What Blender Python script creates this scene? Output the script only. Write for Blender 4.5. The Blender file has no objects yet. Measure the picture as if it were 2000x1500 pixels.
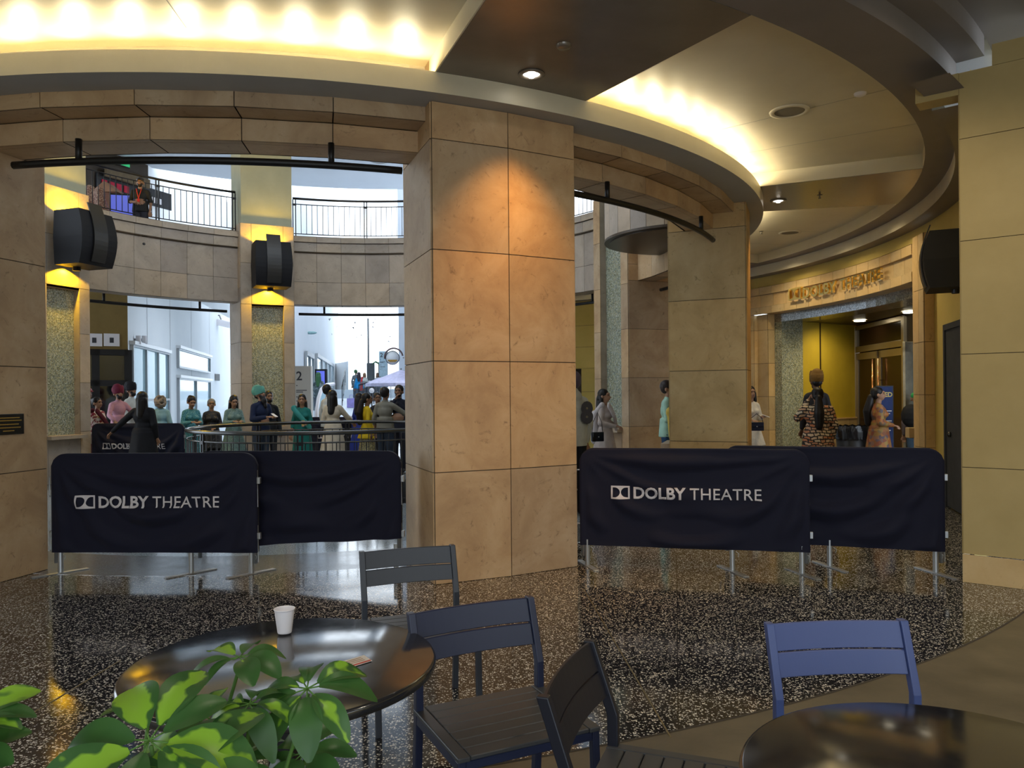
import bpy, bmesh, math, random
from mathutils import Vector, Matrix, noise
S, PI = bpy.context.scene, math.pi
random.seed(7)
COL = S.collection
R = math.radians

# ------------------------------------------------------------ camera
cam_d = bpy.data.cameras.new('camera'); cam = bpy.data.objects.new('camera', cam_d); COL.objects.link(cam)
cam_d.lens = 27.0; cam_d.sensor_width = 36.0; cam_d.shift_y = 18 / 2000
cam_d.clip_start = .05; cam_d.clip_end = 400
cam.matrix_world = Matrix.Translation((0, 0, 1.68)) @ Matrix.Rotation(PI / 2, 4, 'X') @ Matrix.Rotation(-.009, 4, 'Z')
S.camera = cam
# ------------------------------------------------------------ colour management, sky
S.view_settings.view_transform = 'Standard'; S.view_settings.look = 'None'
S.view_settings.gamma = 1; S.view_settings.use_curve_mapping = False
S.view_settings.exposure = 0.35
wd = bpy.data.worlds.new('sky'); S.world = wd; wd.use_nodes = True
bg = wd.node_tree.nodes['Background']; bg.inputs[0].default_value = (.80, .90, 1, 1); bg.inputs[1].default_value = 2.6

CX, CY = -3.2, 13.3
def P(a, r, z=0.0):
    a = R(a); return Vector((CX + r * math.sin(a), CY - r * math.cos(a), z))
def ray(px, py):
    u = (px - 1000) / 1500; v = -(py - 768) / 1500
    return u + .009 * v, v - .009 * u
def at(px, py, Y):
    x, z = ray(px, py); return Vector((x * Y, Y, 1.68 + z * Y))
def onz(px, py, z):
    x, zz = ray(px, py); Y = (z - 1.68) / zz; return Vector((x * Y, Y, z))

# ------------------------------------------------------------ lights of the place, plus added fill spots
def area(name, loc, d, sx, sy, power, col, spread=180):
    l = bpy.data.lights.new(name, 'AREA'); l.shape = 'RECTANGLE'; l.size = sx; l.size_y = sy
    l.energy = power; l.color = col; l.spread = R(spread)
    o = bpy.data.objects.new(name, l); COL.objects.link(o); o.location = loc
    o.rotation_euler = Vector(d).to_track_quat('-Z', 'Y').to_euler(); return o
def spot(name, loc, d, power, col, size=90, blend=.6, rad=.04):
    l = bpy.data.lights.new(name, 'SPOT'); l.energy = power; l.color = col; l.spot_size = R(size)
    l.spot_blend = blend; l.shadow_soft_size = rad
    o = bpy.data.objects.new(name, l); COL.objects.link(o); o.location = loc
    o.rotation_euler = Vector(d).to_track_quat('-Z', 'Y').to_euler(); return o
WARM = (1, .86, .56)
COVE_W = 3.7
for a0, a1, k in ((-58, -26, .6), (-12, 21, 1), (33, 66, 1), (78, 111, 1.0), (123, 156, .8)):
    n = 9
    for i in range(n):
        a = a0 + (a1 - a0) * (i + .5) / n
        p = P(a, 7.03, 4.40); out = P(a, 8.2, 4.72) - p
        area('cove_lamp', p, out, .16, .06, COVE_W * k, WARM)
for a, r, w in ((27, 7.66, 210), (72, 7.5, 120), (117, 7.5, 40)):
    spot('downlight_or_fill', P(a, r, 4.42), (P(a, 7.0, 1.9) - P(a, r, 4.42)), w, (1, .50, .14), 74, 1.0, .10)
# general downlights of the ceiling over the seating area (behind and above the camera)
for x, y in ((-2.6, 2.4), (0.4, 1.6), (3.0, 2.2), (3.2, 4.8)):
    spot('downlight_or_fill', (x, y, 4.7), (0, .4, -1), 78, (1, .86, .66), 120, .9, .08)
for p in ((6.9, 15.6, 3.2), (7.3, 14.6, 3.2), (7.4, 16.9, 3.2)):
    spot('downlight_or_fill', p, (-.1, .45, -1), 38, (1, .80, .42), 130, .9, .06)
for a, r in ((95, 8.6), (84, 8.7), (106, 8.7), (45, 8.4), (57, 8.4)):
    spot('downlight_or_fill', P(a, r, 4.55), (P(a, 9.6, .6) - P(a, r, 4.55)), 70, (1, .82, .5), 125, .9, .07)  # hidden fill spots without fixtures, added to wash the walls

# ------------------------------------------------------------ materials
MATS = {}
def nt(name, base=(.5, .5, .5), rough=.6, metal=0, spec=.5, emis=None, es=0, coat=0):
    m = bpy.data.materials.new(name); m.use_nodes = True; b = m.node_tree.nodes['Principled BSDF']
    b.inputs['Base Color'].default_value = (*base, 1); b.inputs['Roughness'].default_value = rough
    b.inputs['Metallic'].default_value = metal; b.inputs['Specular IOR Level'].default_value = spec
    b.inputs['Coat Weight'].default_value = coat
    if emis: b.inputs['Emission Color'].default_value = (*emis, 1); b.inputs['Emission Strength'].default_value = es
    MATS[name] = m; return m
def N(m, t, **k):
    n = m.node_tree.nodes.new(t)
    for a, b in k.items(): setattr(n, a, b)
    return n
def L(m, a, b): m.node_tree.links.new(a, b)
def coords(m, scale=(1, 1, 1)):
    g = N(m, 'ShaderNodeTexCoord'); mp = N(m, 'ShaderNodeMapping'); mp.inputs['Scale'].default_value = scale
    L(m, g.outputs['Object'], mp.inputs[0]); return mp.outputs[0]
def ramp(m, fac, stops):
    r = N(m, 'ShaderNodeValToRGB'); e = r.color_ramp.elements
    while len(e) < len(stops): e.new(.5)
    for el, (p, c) in zip(e, stops): el.position = p; el.color = (*c, 1)
    L(m, fac, r.inputs[0]); return r.outputs[0]
def noisy(m, co, scale, detail=6, rough=.6, dist=0):
    n = N(m, 'ShaderNodeTexNoise'); n.inputs['Scale'].default_value = scale; n.inputs['Detail'].default_value = detail
    n.inputs['Roughness'].default_value = rough; n.inputs['Distortion'].default_value = dist
    L(m, co, n.inputs['Vector']); return n.outputs[0]
def mix(m, f, a, b, mode='MIX'):
    n = N(m, 'ShaderNodeMix', data_type='RGBA', blend_type=mode)
    for s, v in ((n.inputs[0], f), (n.inputs[6], a), (n.inputs[7], b)):
        if hasattr(v, 'is_linked'): L(m, v, s)
        else: s.default_value = v if not isinstance(v, tuple) else (*v, 1)
    return n.outputs[2]
def bump(m, h, d=.01, s=.5):
    b = N(m, 'ShaderNodeBump'); b.inputs['Distance'].default_value = d; b.inputs['Strength'].default_value = s
    L(m, h, b.inputs['Height']); L(m, b.outputs[0], m.node_tree.nodes['Principled BSDF'].inputs['Normal'])
def setc(m, c): L(m, c, m.node_tree.nodes['Principled BSDF'].inputs['Base Color'])
def setr(m, c): L(m, c, m.node_tree.nodes['Principled BSDF'].inputs['Roughness'])

def stone(name, c1, c2, c3, rough=.55):
    m = nt(name, c1, rough); co = coords(m)
    a = noisy(m, co, 1.6, 8, .65, .6); b = noisy(m, co, 9, 8, .75, 1.2)
    base = ramp(m, a, ((.3, c1), (.5, c2), (.72, c3)))
    dk = tuple(v * .66 for v in c1)
    sp = ramp(m, b, ((.30, (1, 1, 1)), (.42, (0, 0, 0)), (1, (0, 0, 0))))
    c = mix(m, sp, base, dk)
    g = N(m, 'ShaderNodeNewGeometry')
    tone = ramp(m, g.outputs['Random Per Island'], ((0, (.80, .77, .76)), (.33, (.97, .95, .92)), (.66, (1.05, .95, .80)), (1, (1.12, 1.0, .84))))
    c = mix(m, .9, c, tone, 'MULTIPLY')
    setc(m, c); bump(m, b, .004, .35); return m
stone('limestone', (.37, .25, .15), (.49, .355, .22), (.60, .47, .32))
stone('limestone_yellow_lit', (.34, .24, .10), (.44, .32, .15), (.52, .40, .21))  # yellow light on the right column put into its stone colour
stone('limestone_grey', (.33, .28, .23), (.42, .36, .30), (.50, .43, .37))
stone('limestone_gold', (.50, .35, .16), (.58, .43, .22), (.66, .51, .29))
nt('joint', (.05, .04, .03), .9)
def plaster(name, c1, c2, rough=.7, s=2.0, b=.002):
    m = nt(name, c1, rough); co = coords(m); n = noisy(m, co, s, 6, .6)
    setc(m, ramp(m, n, ((.3, c1), (.7, c2)))); bump(m, noisy(m, co, 40, 4), b, .3); return m
plaster('ochre_plaster', (.40, .30, .12), (.46, .35, .15))
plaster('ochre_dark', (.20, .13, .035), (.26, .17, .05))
plaster('yellow_plaster', (.52, .40, .10), (.60, .46, .13))
plaster('yellow_panel', (.50, .36, .03), (.58, .43, .04), .5)
plaster('olive_plaster', (.36, .36, .25), (.42, .42, .30))
plaster('cream_paint', (.62, .56, .42), (.68, .62, .47), .42)
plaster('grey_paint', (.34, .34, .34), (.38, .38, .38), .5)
plaster('dusk_paint', (.19, .165, .15), (.22, .19, .175), .55)
m = plaster('bronze_paint', (.17, .145, .12), (.23, .20, .17), .24, 1.2)
m.node_tree.nodes['Principled BSDF'].inputs['Metallic'].default_value = .35
plaster('white_render', (.84, .87, .90), (.90, .92, .94), .8, .6)
plaster('roof_grey', (.50, .54, .60), (.54, .58, .64), .8, .6)
nt('white_tile', (.74, .76, .78), .3)
nt('dark_void', (.02, .019, .018), .6)
nt('bronze_dark', (.05, .035, .022), .35, .4)
# mosaic
def mosaic(name, cols, sc=42, rough=.25, metal=0, vert=True):
    m = nt(name, cols[0], rough, metal); g = N(m, 'ShaderNodeUVMap'); mp = N(m, 'ShaderNodeMapping')
    mp.inputs['Scale'].default_value = (sc, sc, sc); L(m, g.outputs[0], mp.inputs[0])
    v = N(m, 'ShaderNodeTexVoronoi', distance='CHEBYCHEV'); v.inputs['Scale'].default_value = 1.0
    v.inputs['Randomness'].default_value = .18
    L(m, mp.outputs[0], v.inputs['Vector'])
    w = N(m, 'ShaderNodeTexWhiteNoise'); L(m, v.outputs['Position'], w.inputs['Vector'])
    c = ramp(m, w.outputs['Value'], [(i / (len(cols) - 1), c) for i, c in enumerate(cols)])
    gr = ramp(m, v.outputs['Distance'], ((.40, (0, 0, 0)), (.50, (1, 1, 1))))
    c = mix(m, gr, c, (.10, .09, .06)); setc(m, c); bump(m, w.outputs['Value'], .01, .6); return m
mosaic('mosaic', ((.16, .16, .10), (.30, .34, .26), (.46, .46, .30), (.20, .24, .22), (.55, .58, .48), (.34, .31, .18)))
mosaic('mosaic_silver', ((.35, .35, .33), (.6, .6, .58), (.25, .25, .24), (.8, .8, .76)), 46, .18, .8)
# terrazzo
def terrazzo(name, dark, chip, scale, thr, rough, tile=None):
    m = nt(name, dark, rough, 0, .85); co = coords(m)
    nz = N(m, 'ShaderNodeTexNoise'); nz.inputs['Scale'].default_value = 30; L(m, co, nz.inputs['Vector'])
    co2 = mix(m, .018, co, nz.outputs['Color'], 'ADD')
    v = N(m, 'ShaderNodeTexVoronoi'); v.inputs['Scale'].default_value = scale; L(m, co2, v.inputs['Vector'])
    w = N(m, 'ShaderNodeSeparateColor'); L(m, v.outputs['Color'], w.inputs[0])
    mt = N(m, 'ShaderNodeMath', operation='MULTIPLY'); mt.inputs[1].default_value = thr; L(m, w.outputs[0], mt.inputs[0])
    lt = N(m, 'ShaderNodeMath', operation='LESS_THAN'); L(m, v.outputs['Distance'], lt.inputs[0]); L(m, mt.outputs[0], lt.inputs[1])
    chips = ramp(m, w.outputs[1], ((0, tuple(c * .55 for c in chip)), (.5, chip), (1, tuple(min(1, c * 1.25) for c in chip))))
    base = ramp(m, noisy(m, co, 60, 3), ((.35, tuple(c * .6 for c in dark)), (.7, tuple(c * 1.7 for c in dark))))
    c = mix(m, lt.outputs[0], base, chips)
    if tile:
        b = N(m, 'ShaderNodeTexBrick', offset=0.0); b.inputs['Scale'].default_value = 1.0
        b.inputs['Brick Width'].default_value = tile[0]; b.inputs['Row Height'].default_value = tile[1]
        b.inputs['Mortar Size'].default_value = .003; b.inputs['Mortar Smooth'].default_value = 0
        mp = N(m, 'ShaderNodeMapping'); mp.inputs['Rotation'].default_value[2] = R(tile[2]); L(m, co, mp.inputs[0]); L(m, mp.outputs[0], b.inputs['Vector'])
        c = mix(m, b.outputs['Fac'], c, (.012, .011, .010))
    setc(m, c); setr(m, ramp(m, noisy(m, co, 3, 4), ((.3, (rough,) * 3), (.8, (rough * 1.8,) * 3)))); return m
terrazzo('terrazzo_dark', (.015, .015, .017), (.72, .68, .60), 84, .56, .07, (1.2, 1.2, 12))
terrazzo('terrazzo_grey', (.10, .105, .11), (.22, .23, .23), 90, .4, .13)
terrazzo('terrazzo_blue', (.26, .30, .33), (.36, .40, .42), 90, .4, .08, (1.1, 1.1, 30))
m = plaster('concrete_brown', (.085, .070, .045), (.15, .122, .08), .42, 2.6)
plaster('plaza_paving', (.62, .68, .74), (.72, .78, .82), .5, .5)
nt('brass', (.34, .28, .16), .35, .8)
nt('black_metal', (.012, .012, .014), .42, .3)
nt('black_gloss', (.010, .010, .012), .16)
nt('steel', (.10, .10, .10), .22, .8)
nt('galvanised', (.42, .44, .46), .40, .75)
m = nt('navy_paint', (.013, .019, .052), .40, 0, .5)
m = nt('slate_paint', (.045, .047, .050), .42)
m = nt('table_black', (.016, .017, .020), .20, 0, 1.0); m.node_tree.nodes['Principled BSDF'].inputs['IOR'].default_value = 1.6; co = coords(m)
setr(m, ramp(m, noisy(m, co, 9, 8, .7), ((.3, (.09,) * 3), (.75, (.17,) * 3)))); bump(m, noisy(m, co, 3, 2), .002, .25)
m = nt('navy_cloth', (.0058, .0070, .022), .8, 0, .3); m.node_tree.nodes['Principled BSDF'].inputs['Sheen Weight'].default_value = .04
m = nt('grey_print', (.50, .48, .56), .7)
nt('cloth_print', (.62, .60, .64), .7)
nt('gold_metal', (.95, .70, .22), .20, 1)
nt('glass_dark', (.02, .022, .024), .05, 0, .8)
nt('glass_pale', (.34, .52, .60), .08, 0, .8)
nt('white_plastic', (.80, .77, .80), .45)
nt('lamp_glow', (1, .95, .8), .4, emis=(1, .90, .66), es=14)
nt('lamp_white', (1, 1, 1), .4, emis=(1, .94, .82), es=9)
nt('amber_glow', (1, .4, .1), .4, emis=(1, .22, .03), es=1.0)
nt('exit_green', (.02, .30, .10), .4, emis=(.02, .45, .14), es=.5)
nt('screen_blue', (.1, .12, .6), .3, emis=(.14, .18, .75), es=.45)
nt('glass_amber', (.03, .013, .007), .15, 0, .25); nt('sign_white', (.72, .74, .76), .5)
nt('sign_board', (.52, .50, .46), .6)
nt('print_dark', (.04, .04, .05), .7)
nt('print_grey', (.22, .22, .22), .7)
def flat(name, c, rough=.75, sheen=0):
    if name not in MATS:
        m = nt(name, c, rough, 0, .3); m.node_tree.nodes['Principled BSDF'].inputs['Sheen Weight'].default_value = sheen
        co = coords(m); n = noisy(m, co, 7, 4)
        setc(m, ramp(m, n, ((.3, tuple(v * .82 for v in c)), (.7, tuple(min(1, v * 1.12) for v in c)))))
    return MATS[name]
def sparkle(name, c1, c2, scale=40, thr=.5):
    m = nt(name, c1, .6); co = coords(m); v = N(m, 'ShaderNodeTexVoronoi'); v.inputs['Scale'].default_value = scale; L(m, co, v.inputs['Vector'])
    w = N(m, 'ShaderNodeSeparateColor'); L(m, v.outputs['Color'], w.inputs[0])
    setc(m, ramp(m, w.outputs[0], ((0, c1), (thr, c1), (min(.99, thr + .02), c2), (1, c2)))); return m

# ------------------------------------------------------------ mesh helpers
class MB:
    def __init__(s): s.v = []; s.f = []; s.m = []; s.uv = {}
    def quad(s, a, b, c, d, mi=0, uv=None):
        i = len(s.v); s.v += [tuple(a), tuple(b), tuple(c), tuple(d)]; s.f.append((i, i + 1, i + 2, i + 3)); s.m.append(mi)
        if uv: s.uv[len(s.f) - 1] = uv
    def box(s, lo, hi, mi=0, M=None):
        x0, y0, z0 = lo; x1, y1, z1 = hi
        vs = [Vector(p) for p in ((x0, y0, z0), (x1, y0, z0), (x1, y1, z0), (x0, y1, z0), (x0, y0, z1), (x1, y0, z1), (x1, y1, z1), (x0, y1, z1))]
        if M: vs = [M @ p for p in vs]
        i = len(s.v); s.v += [tuple(p) for p in vs]
        for f in ((0, 3, 2, 1), (4, 5, 6, 7), (0, 1, 5, 4), (1, 2, 6, 5), (2, 3, 7, 6), (3, 0, 4, 7)):
            s.f.append(tuple(i + k for k in f)); s.m.append(mi)
    def prism(s, pts, z0, z1, mi=0):            # pts counter clockwise from above
        n = len(pts); i = len(s.v)
        s.v += [(p[0], p[1], z0) for p in pts] + [(p[0], p[1], z1) for p in pts]
        s.f.append(tuple(i + k for k in reversed(range(n)))); s.f.append(tuple(i + n + k for k in range(n))); s.m += [mi, mi]
        for k in range(n):
            j = (k + 1) % n; s.f.append((i + k, i + j, i + n + j, i + n + k)); s.m.append(mi)
    def tube(s, pts, r, n=8, mi=0, closed=False, caps=True, up=None):
        pts = [Vector(p) for p in pts]; m = len(pts); i0 = len(s.v)
        rs = r if isinstance(r, (list, tuple)) else [r] * m
        up = up or Vector((0, 0, 1)); prevx = None
        for k, p in enumerate(pts):
            if closed: t = pts[(k + 1) % m] - pts[k - 1]
            else: t = pts[min(k + 1, m - 1)] - pts[max(k - 1, 0)]
            t.normalize()
            x = t.cross(up) if prevx is None else prevx - t * prevx.dot(t)
            if x.length < 1e-4: x = t.cross(Vector((0, 1, 0)))
            x.normalize(); y = t.cross(x); prevx = x
            for j in range(n):
                a = 2 * PI * (j + .5) / n; s.v.append(tuple(p + (x * math.cos(a) + y * math.sin(a)) * rs[k]))
        for k in range(m if closed else m - 1):
            k2 = (k + 1) % m
            for j in range(n):
                j2 = (j + 1) % n
                s.f.append((i0 + k * n + j, i0 + k * n + j2, i0 + k2 * n + j2, i0 + k2 * n + j)); s.m.append(mi)
        if caps and not closed:
            s.f.append(tuple(i0 + j for j in reversed(range(n)))); s.f.append(tuple(i0 + (m - 1) * n + j for j in range(n))); s.m += [mi, mi]
    def lathe(s, prof, n=32, mi=0, o=(0, 0, 0)):
        i0 = len(s.v); k = len(prof)
        for j in range(n):
            a = 2 * PI * j / n
            for r, z in prof: s.v.append((o[0] + r * math.cos(a), o[1] + r * math.sin(a), o[2] + z))
        for j in range(n):
            j2 = (j + 1) % n
            for q in range(k - 1):
                s.f.append((i0 + j * k + q, i0 + j2 * k + q, i0 + j2 * k + q + 1, i0 + j * k + q + 1)); s.m.append(mi)
    def ell(s, c, rad, M=None, n=14, mi=0):
        i0 = len(s.v); c = Vector(c)
        for q in range(n // 2 + 1):
            th = PI * q / (n // 2)
            for j in range(n):
                a = 2 * PI * j / n
                p = Vector((rad[0] * math.sin(th) * math.cos(a), rad[1] * math.sin(th) * math.sin(a), rad[2] * math.cos(th)))
                if M: p = M @ p
                s.v.append(tuple(c + p))
        for q in range(n // 2):
            for j in range(n):
                j2 = (j + 1) % n
                s.f.append((i0 + q * n + j, i0 + (q + 1) * n + j, i0 + (q + 1) * n + j2, i0 + q * n + j2)); s.m.append(mi)
    def cap(s, a, ra, b, rb, n=12, sx=1.0):
        a = Vector(a); b = Vector(b); t = (b - a)
        if t.length < 1e-5: s.ell(a, (ra, ra, ra)); return
        t.normalize(); x = t.cross(Vector((0, 1, 0)))
        if x.length < .05: x = t.cross(Vector((1, 0, 0)))
        x.normalize(); y = t.cross(x); i0 = len(s.v); rows = []
        for q in range(4):
            th = PI / 2 * q / 3.0; rows.append((a - t * ra * math.cos(th), ra * math.sin(th) + 1e-4))
        for q in range(4):
            th = PI / 2 * q / 3.0; rows.append((b + t * rb * math.sin(th), rb * math.cos(th) + 1e-4))
        for c, r in rows:
            for j in range(n):
                al = 2 * PI * j / n; s.v.append(tuple(c + x * r * math.cos(al) + y * r * math.sin(al)))
        for q in range(len(rows) - 1):
            for j in range(n):
                j2 = (j + 1) % n; s.f.append((i0 + q * n + j, i0 + q * n + j2, i0 + (q + 1) * n + j2, i0 + (q + 1) * n + j)); s.m.append(0)
        s.f.append(tuple(i0 + j for j in reversed(range(n)))); s.f.append(tuple(i0 + (len(rows) - 1) * n + j for j in range(n))); s.m += [0, 0]
    def mesh(s, name, mats, smooth=False, merge=False):
        me = bpy.data.meshes.new(name); me.from_pydata(s.v, [], s.f)
        for q in mats: me.materials.append(MATS[q] if isinstance(q, str) else q)
        me.polygons.foreach_set('material_index', s.m)
        if smooth: me.polygons.foreach_set('use_smooth', [True] * len(me.polygons))
        if s.uv:
            l = me.uv_layers.new(name='UVMap')
            for fi, uvs in s.uv.items():
                for li, uv in zip(me.polygons[fi].loop_indices, uvs): l.data[li].uv = uv
        me.update(); return me
    def build(s, name, mats, parent=None, smooth=False, loc=None):
        if not isinstance(mats, (list, tuple)): mats = [mats]
        o = bpy.data.objects.new(name, s.mesh(name, mats, smooth)); COL.objects.link(o)
        if parent: o.parent = parent
        if loc is not None: o.location = loc
        return o
def bevel(o, w=.003, seg=2):
    b = o.modifiers.new('bevel', 'BEVEL'); b.width = w; b.segments = seg; b.limit_method = 'ANGLE'; return o
def tag(o, label, cat, group=None):
    o['label'] = label; o['category'] = cat
    if group: o['group'] = group
    return o
def struct(o): o['kind'] = 'structure'; return o
def empty(name, loc, rz=0, label=None, cat=None, group=None):
    o = bpy.data.objects.new(name, None); COL.objects.link(o); o.location = loc; o.rotation_euler = (0, 0, rz)
    o.empty_display_size = .1
    if label: tag(o, label, cat, group)
    return o
def copy_tree(o, parent=None):
    c = o.copy(); COL.objects.link(c)
    if parent: c.parent = parent
    for ch in list(o.children): copy_tree(ch, c)
    return c
def panels(mb, pts, zs, gap=.004, t=.012, mi=0, back=1):
    # pts run so the visible side is on the right hand of travel
    for a, b in zip(pts[:-1], pts[1:]):
        a = Vector(a[:2]); b = Vector(b[:2]); d = (b - a); Ln = d.length; d.normalize(); n = Vector((d.y, -d.x))
        a1 = a + d * gap; b1 = b - d * gap; ao = a1 + n * t; bo = b1 + n * t
        mb.quad((*a, zs[0]), (*b, zs[0]), (*b, zs[-1]), (*a, zs[-1]), back)
        for z0, z1 in zip(zs[:-1], zs[1:]):
            z0 += gap; z1 -= gap; i = len(mb.v)
            mb.v += [(*a1, z0), (*b1, z0), (*b1, z1), (*a1, z1), (*ao, z0), (*bo, z0), (*bo, z1), (*ao, z1)]
            for f in ((4, 5, 6, 7), (0, 1, 5, 4), (1, 2, 6, 5), (2, 3, 7, 6), (3, 0, 4, 7)): mb.f.append(tuple(i + k for k in f)); mb.m.append(mi)
def arcpts(r, a0, a1, n): return [P(a0 + (a1 - a0) * k / n, r) for k in range(n + 1)]
def sector(mb, r0, r1, a0, a1, z, n, mi=0, down=True, gap=0):
    for k in range(n):
        b0 = a0 + (a1 - a0) * k / n + gap; b1 = a0 + (a1 - a0) * (k + 1) / n - gap
        q = [P(b0, r0, z), P(b1, r0, z), P(b1, r1, z), P(b0, r1, z)]
        if not down: q.reverse()
        mb.quad(*q, mi)
def arcwall(mb, r, a0, a1, z0, z1, n, mi=0, inward=False, r1=None):
    r1 = r1 or r
    for k in range(n):
        b0 = a0 + (a1 - a0) * k / n; b1 = a0 + (a1 - a0) * (k + 1) / n
        q = [P(b0, r, z0), P(b1, r, z0), P(b1, r1, z1), P(b0, r1, z1)]
        if inward: q.reverse()
        mb.quad(*q, mi)
def ringbox(mb, r0, r1, a0, a1, z0, z1, n, mi=0):
    sector(mb, r0, r1, a0, a1, z0, n, mi, True); sector(mb, r0, r1, a0, a1, z1, n, mi, False)
    arcwall(mb, r1, a0, a1, z0, z1, n, mi); arcwall(mb, r0, a0, a1, z0, z1, n, mi, True)
    if a1 - a0 < 359:
        mb.quad(P(a0, r0, z0), P(a0, r1, z0), P(a0, r1, z1), P(a0, r0, z1), mi)
        mb.quad(P(a1, r1, z0), P(a1, r0, z0), P(a1, r0, z1), P(a1, r1, z1), mi)
def text_mesh(body, size, bold=0.0, spacing=1.0, depth=.0, sub=None):
    cu = bpy.data.curves.new('txt', 'FONT'); cu.body = body; cu.size = size; cu.offset = bold; cu.space_character = spacing
    cu.extrude = depth; cu.resolution_u = 3
    o = bpy.data.objects.new('txt', cu); COL.objects.link(o); dg = bpy.context.evaluated_depsgraph_get()
    me = bpy.data.meshes.new_from_object(o.evaluated_get(dg)); bpy.data.objects.remove(o)
    if sub: subdiv(me, sub)
    return me
def subdiv(me, ln):
    bm = bmesh.new(); bm.from_mesh(me)
    for _ in range(4):
        e = [e for e in bm.edges if e.calc_length() > ln]
        if not e: break
        bmesh.ops.subdivide_edges(bm, edges=e, cuts=1); bmesh.ops.triangulate(bm, faces=bm.faces[:])
    bm.to_mesh(me); bm.free()
def logo_mesh(w, h, sub=None, depth=0):
    cu = bpy.data.curves.new('lg', 'CURVE'); cu.dimensions = '2D'; cu.fill_mode = 'BOTH' if depth else 'BACK'; cu.extrude = depth
    def sp(pts):
        s = cu.splines.new('POLY'); s.points.add(len(pts) - 1); s.use_cyclic_u = True
        for q, p in zip(s.points, pts): q.co = (p[0], p[1], 0, 1)
    sp([(0, 0), (w, 0), (w, h), (0, h)])
    b = h * .13; rr = h / 2 - b
    for sgn, x0 in ((1, b), (-1, w - b)):
        pts = [(x0, b), (x0 + sgn * w * .10, b)]
        pts += [(x0 + sgn * (w * .10 + (w / 2 - b - w * .10 - w * .03) * math.cos(t)), h / 2 + rr * math.sin(t)) for t in [(-PI / 2 + PI * k / 12) for k in range(1, 12)]]
        pts += [(x0 + sgn * w * .10, h - b), (x0, h - b)]
        sp(pts)
    o = bpy.data.objects.new('lg', cu); COL.objects.link(o); dg = bpy.context.evaluated_depsgraph_get()
    me = bpy.data.meshes.new_from_object(o.evaluated_get(dg)); bpy.data.objects.remove(o)
    if sub: subdiv(me, sub)
    return me
def width(me): xs = [v.co.x for v in me.vertices]; return min(xs), max(xs)
def link_me(me, name, mat, parent=None, M=None):
    me.materials.clear(); me.materials.append(MATS[mat] if isinstance(mat, str) else mat)
    if M is not None: me.transform(M)
    o = bpy.data.objects.new(name, me); COL.objects.link(o)
    if parent: o.parent = parent
    return o

# ============================================================ SETTING
# ---- floor
HOLE = 2.12
mb = MB()
sector(mb, HOLE, 5.25, 0, 360, 0, 120, 2, False)
sector(mb, 5.25, 6.12, 0, 360, 0, 120, 1, False)
sector(mb, 6.12, 10.3, 0, 360, 0, 180, 0, False)
sector(mb, 10.3, 20, -75, 165, 0, 120, 3, False)
sector(mb, 10.3, 13.0, 165, 285, 0, 90, 4, False)
struct(mb.build('floor', ['terrazzo_dark', 'terrazzo_grey', 'terrazzo_blue', 'concrete_brown', 'plaza_paving']))
mb = MB(); arcwall(mb, HOLE, 0, 360, -4, 0, 90, 0, True); sector(mb, 0, HOLE + .05, 0, 360, -4, 60, 1, False)
struct(mb.build('trim_1', ['black_metal', 'concrete_brown']))
# brass divider strips in the floor
mb = MB()
for p, q in (((1140, 1150), (1310, 1440)), ((60, 1395), (235, 1290))):
    a = onz(*p, .001); b = onz(*q, .001); d = (b - a).normalized(); n = Vector((-d.y, d.x, 0)) * .004
    mb.box((0, -.004, 0), ((b - a).length, .004, .0015), 0, Matrix.Translation(a) @ Matrix.Rotation(math.atan2(d.y, d.x), 4, 'Z'))
struct(mb.build('trim_2', 'brass'))
mb = MB(); arcwall(mb, 10.3, -60, 110, 0, .0015, 90, 0, True); sector(mb, 10.295, 10.31, -60, 110, .0015, 90, 0, False)
struct(mb.build('trim_3', 'joint'))

# ---- ceiling of the ring gallery
Z_B, Z_RIM, Z_C = 3.93, 4.44, 4.62
BEAMS = [27 + 45 * k for k in range(-2, 6)]
mb = MB()
sector(mb, 6.85, 9.14, 0, 360, Z_C, 240, 0, True)
arcwall(mb, 6.85, 0, 360, 4.28, Z_C, 240, 0)                      # back of the cove
sector(mb, 6.85, 7.16, 0, 360, 4.30, 240, 0, False)               # cove trough
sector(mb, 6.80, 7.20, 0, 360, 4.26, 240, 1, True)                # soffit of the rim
arcwall(mb, 7.20, 0, 360, 4.26, Z_RIM, 240, 2)                    # rim fascia
sector(mb, 7.16, 7.20, 0, 360, Z_RIM, 240, 2, False); arcwall(mb, 7.16, 0, 360, 4.30, Z_RIM, 240, 0, True)
arcwall(mb, 9.14, 0, 360, Z_RIM, Z_C, 240, 0, True)               # outer step facing the centre
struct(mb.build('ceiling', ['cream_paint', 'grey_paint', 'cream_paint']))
mb = MB()
for a in BEAMS:                                                   # flat metallic beams between the glowing bays
    ringbox(mb, 6.86, 9.14, a - 6, a + 6, Z_RIM - .004, Z_C, 10, 0)
    i = len(mb.f)
    for s in (-6, 6):
        p, q = P(a + s, 6.9, Z_RIM), P(a + s, 9.14, Z_RIM)
        d = (q - p).normalized(); n = Vector((-d.y, d.x, 0)) * (.012 if s > 0 else -.012)
        qd = [p + n, q + n, q + n + Vector((0, 0, Z_C - Z_RIM)), p + n + Vector((0, 0, Z_C - Z_RIM))]
        mb.quad(*qd, 1)
        mb.quad(p, p + n, q + n, q, 1)
struct(mb.build('trim_4', ['bronze_paint', 'cream_paint']))
A_W = 48.6      # the radial wall on the right of the frame
mb = MB()
sector(mb, 9.14, 9.64, -75, A_W, Z_RIM, 150, 0, True)
arcwall(mb, 9.64, -75, A_W, Z_RIM, 4.62, 150, 0)
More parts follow.
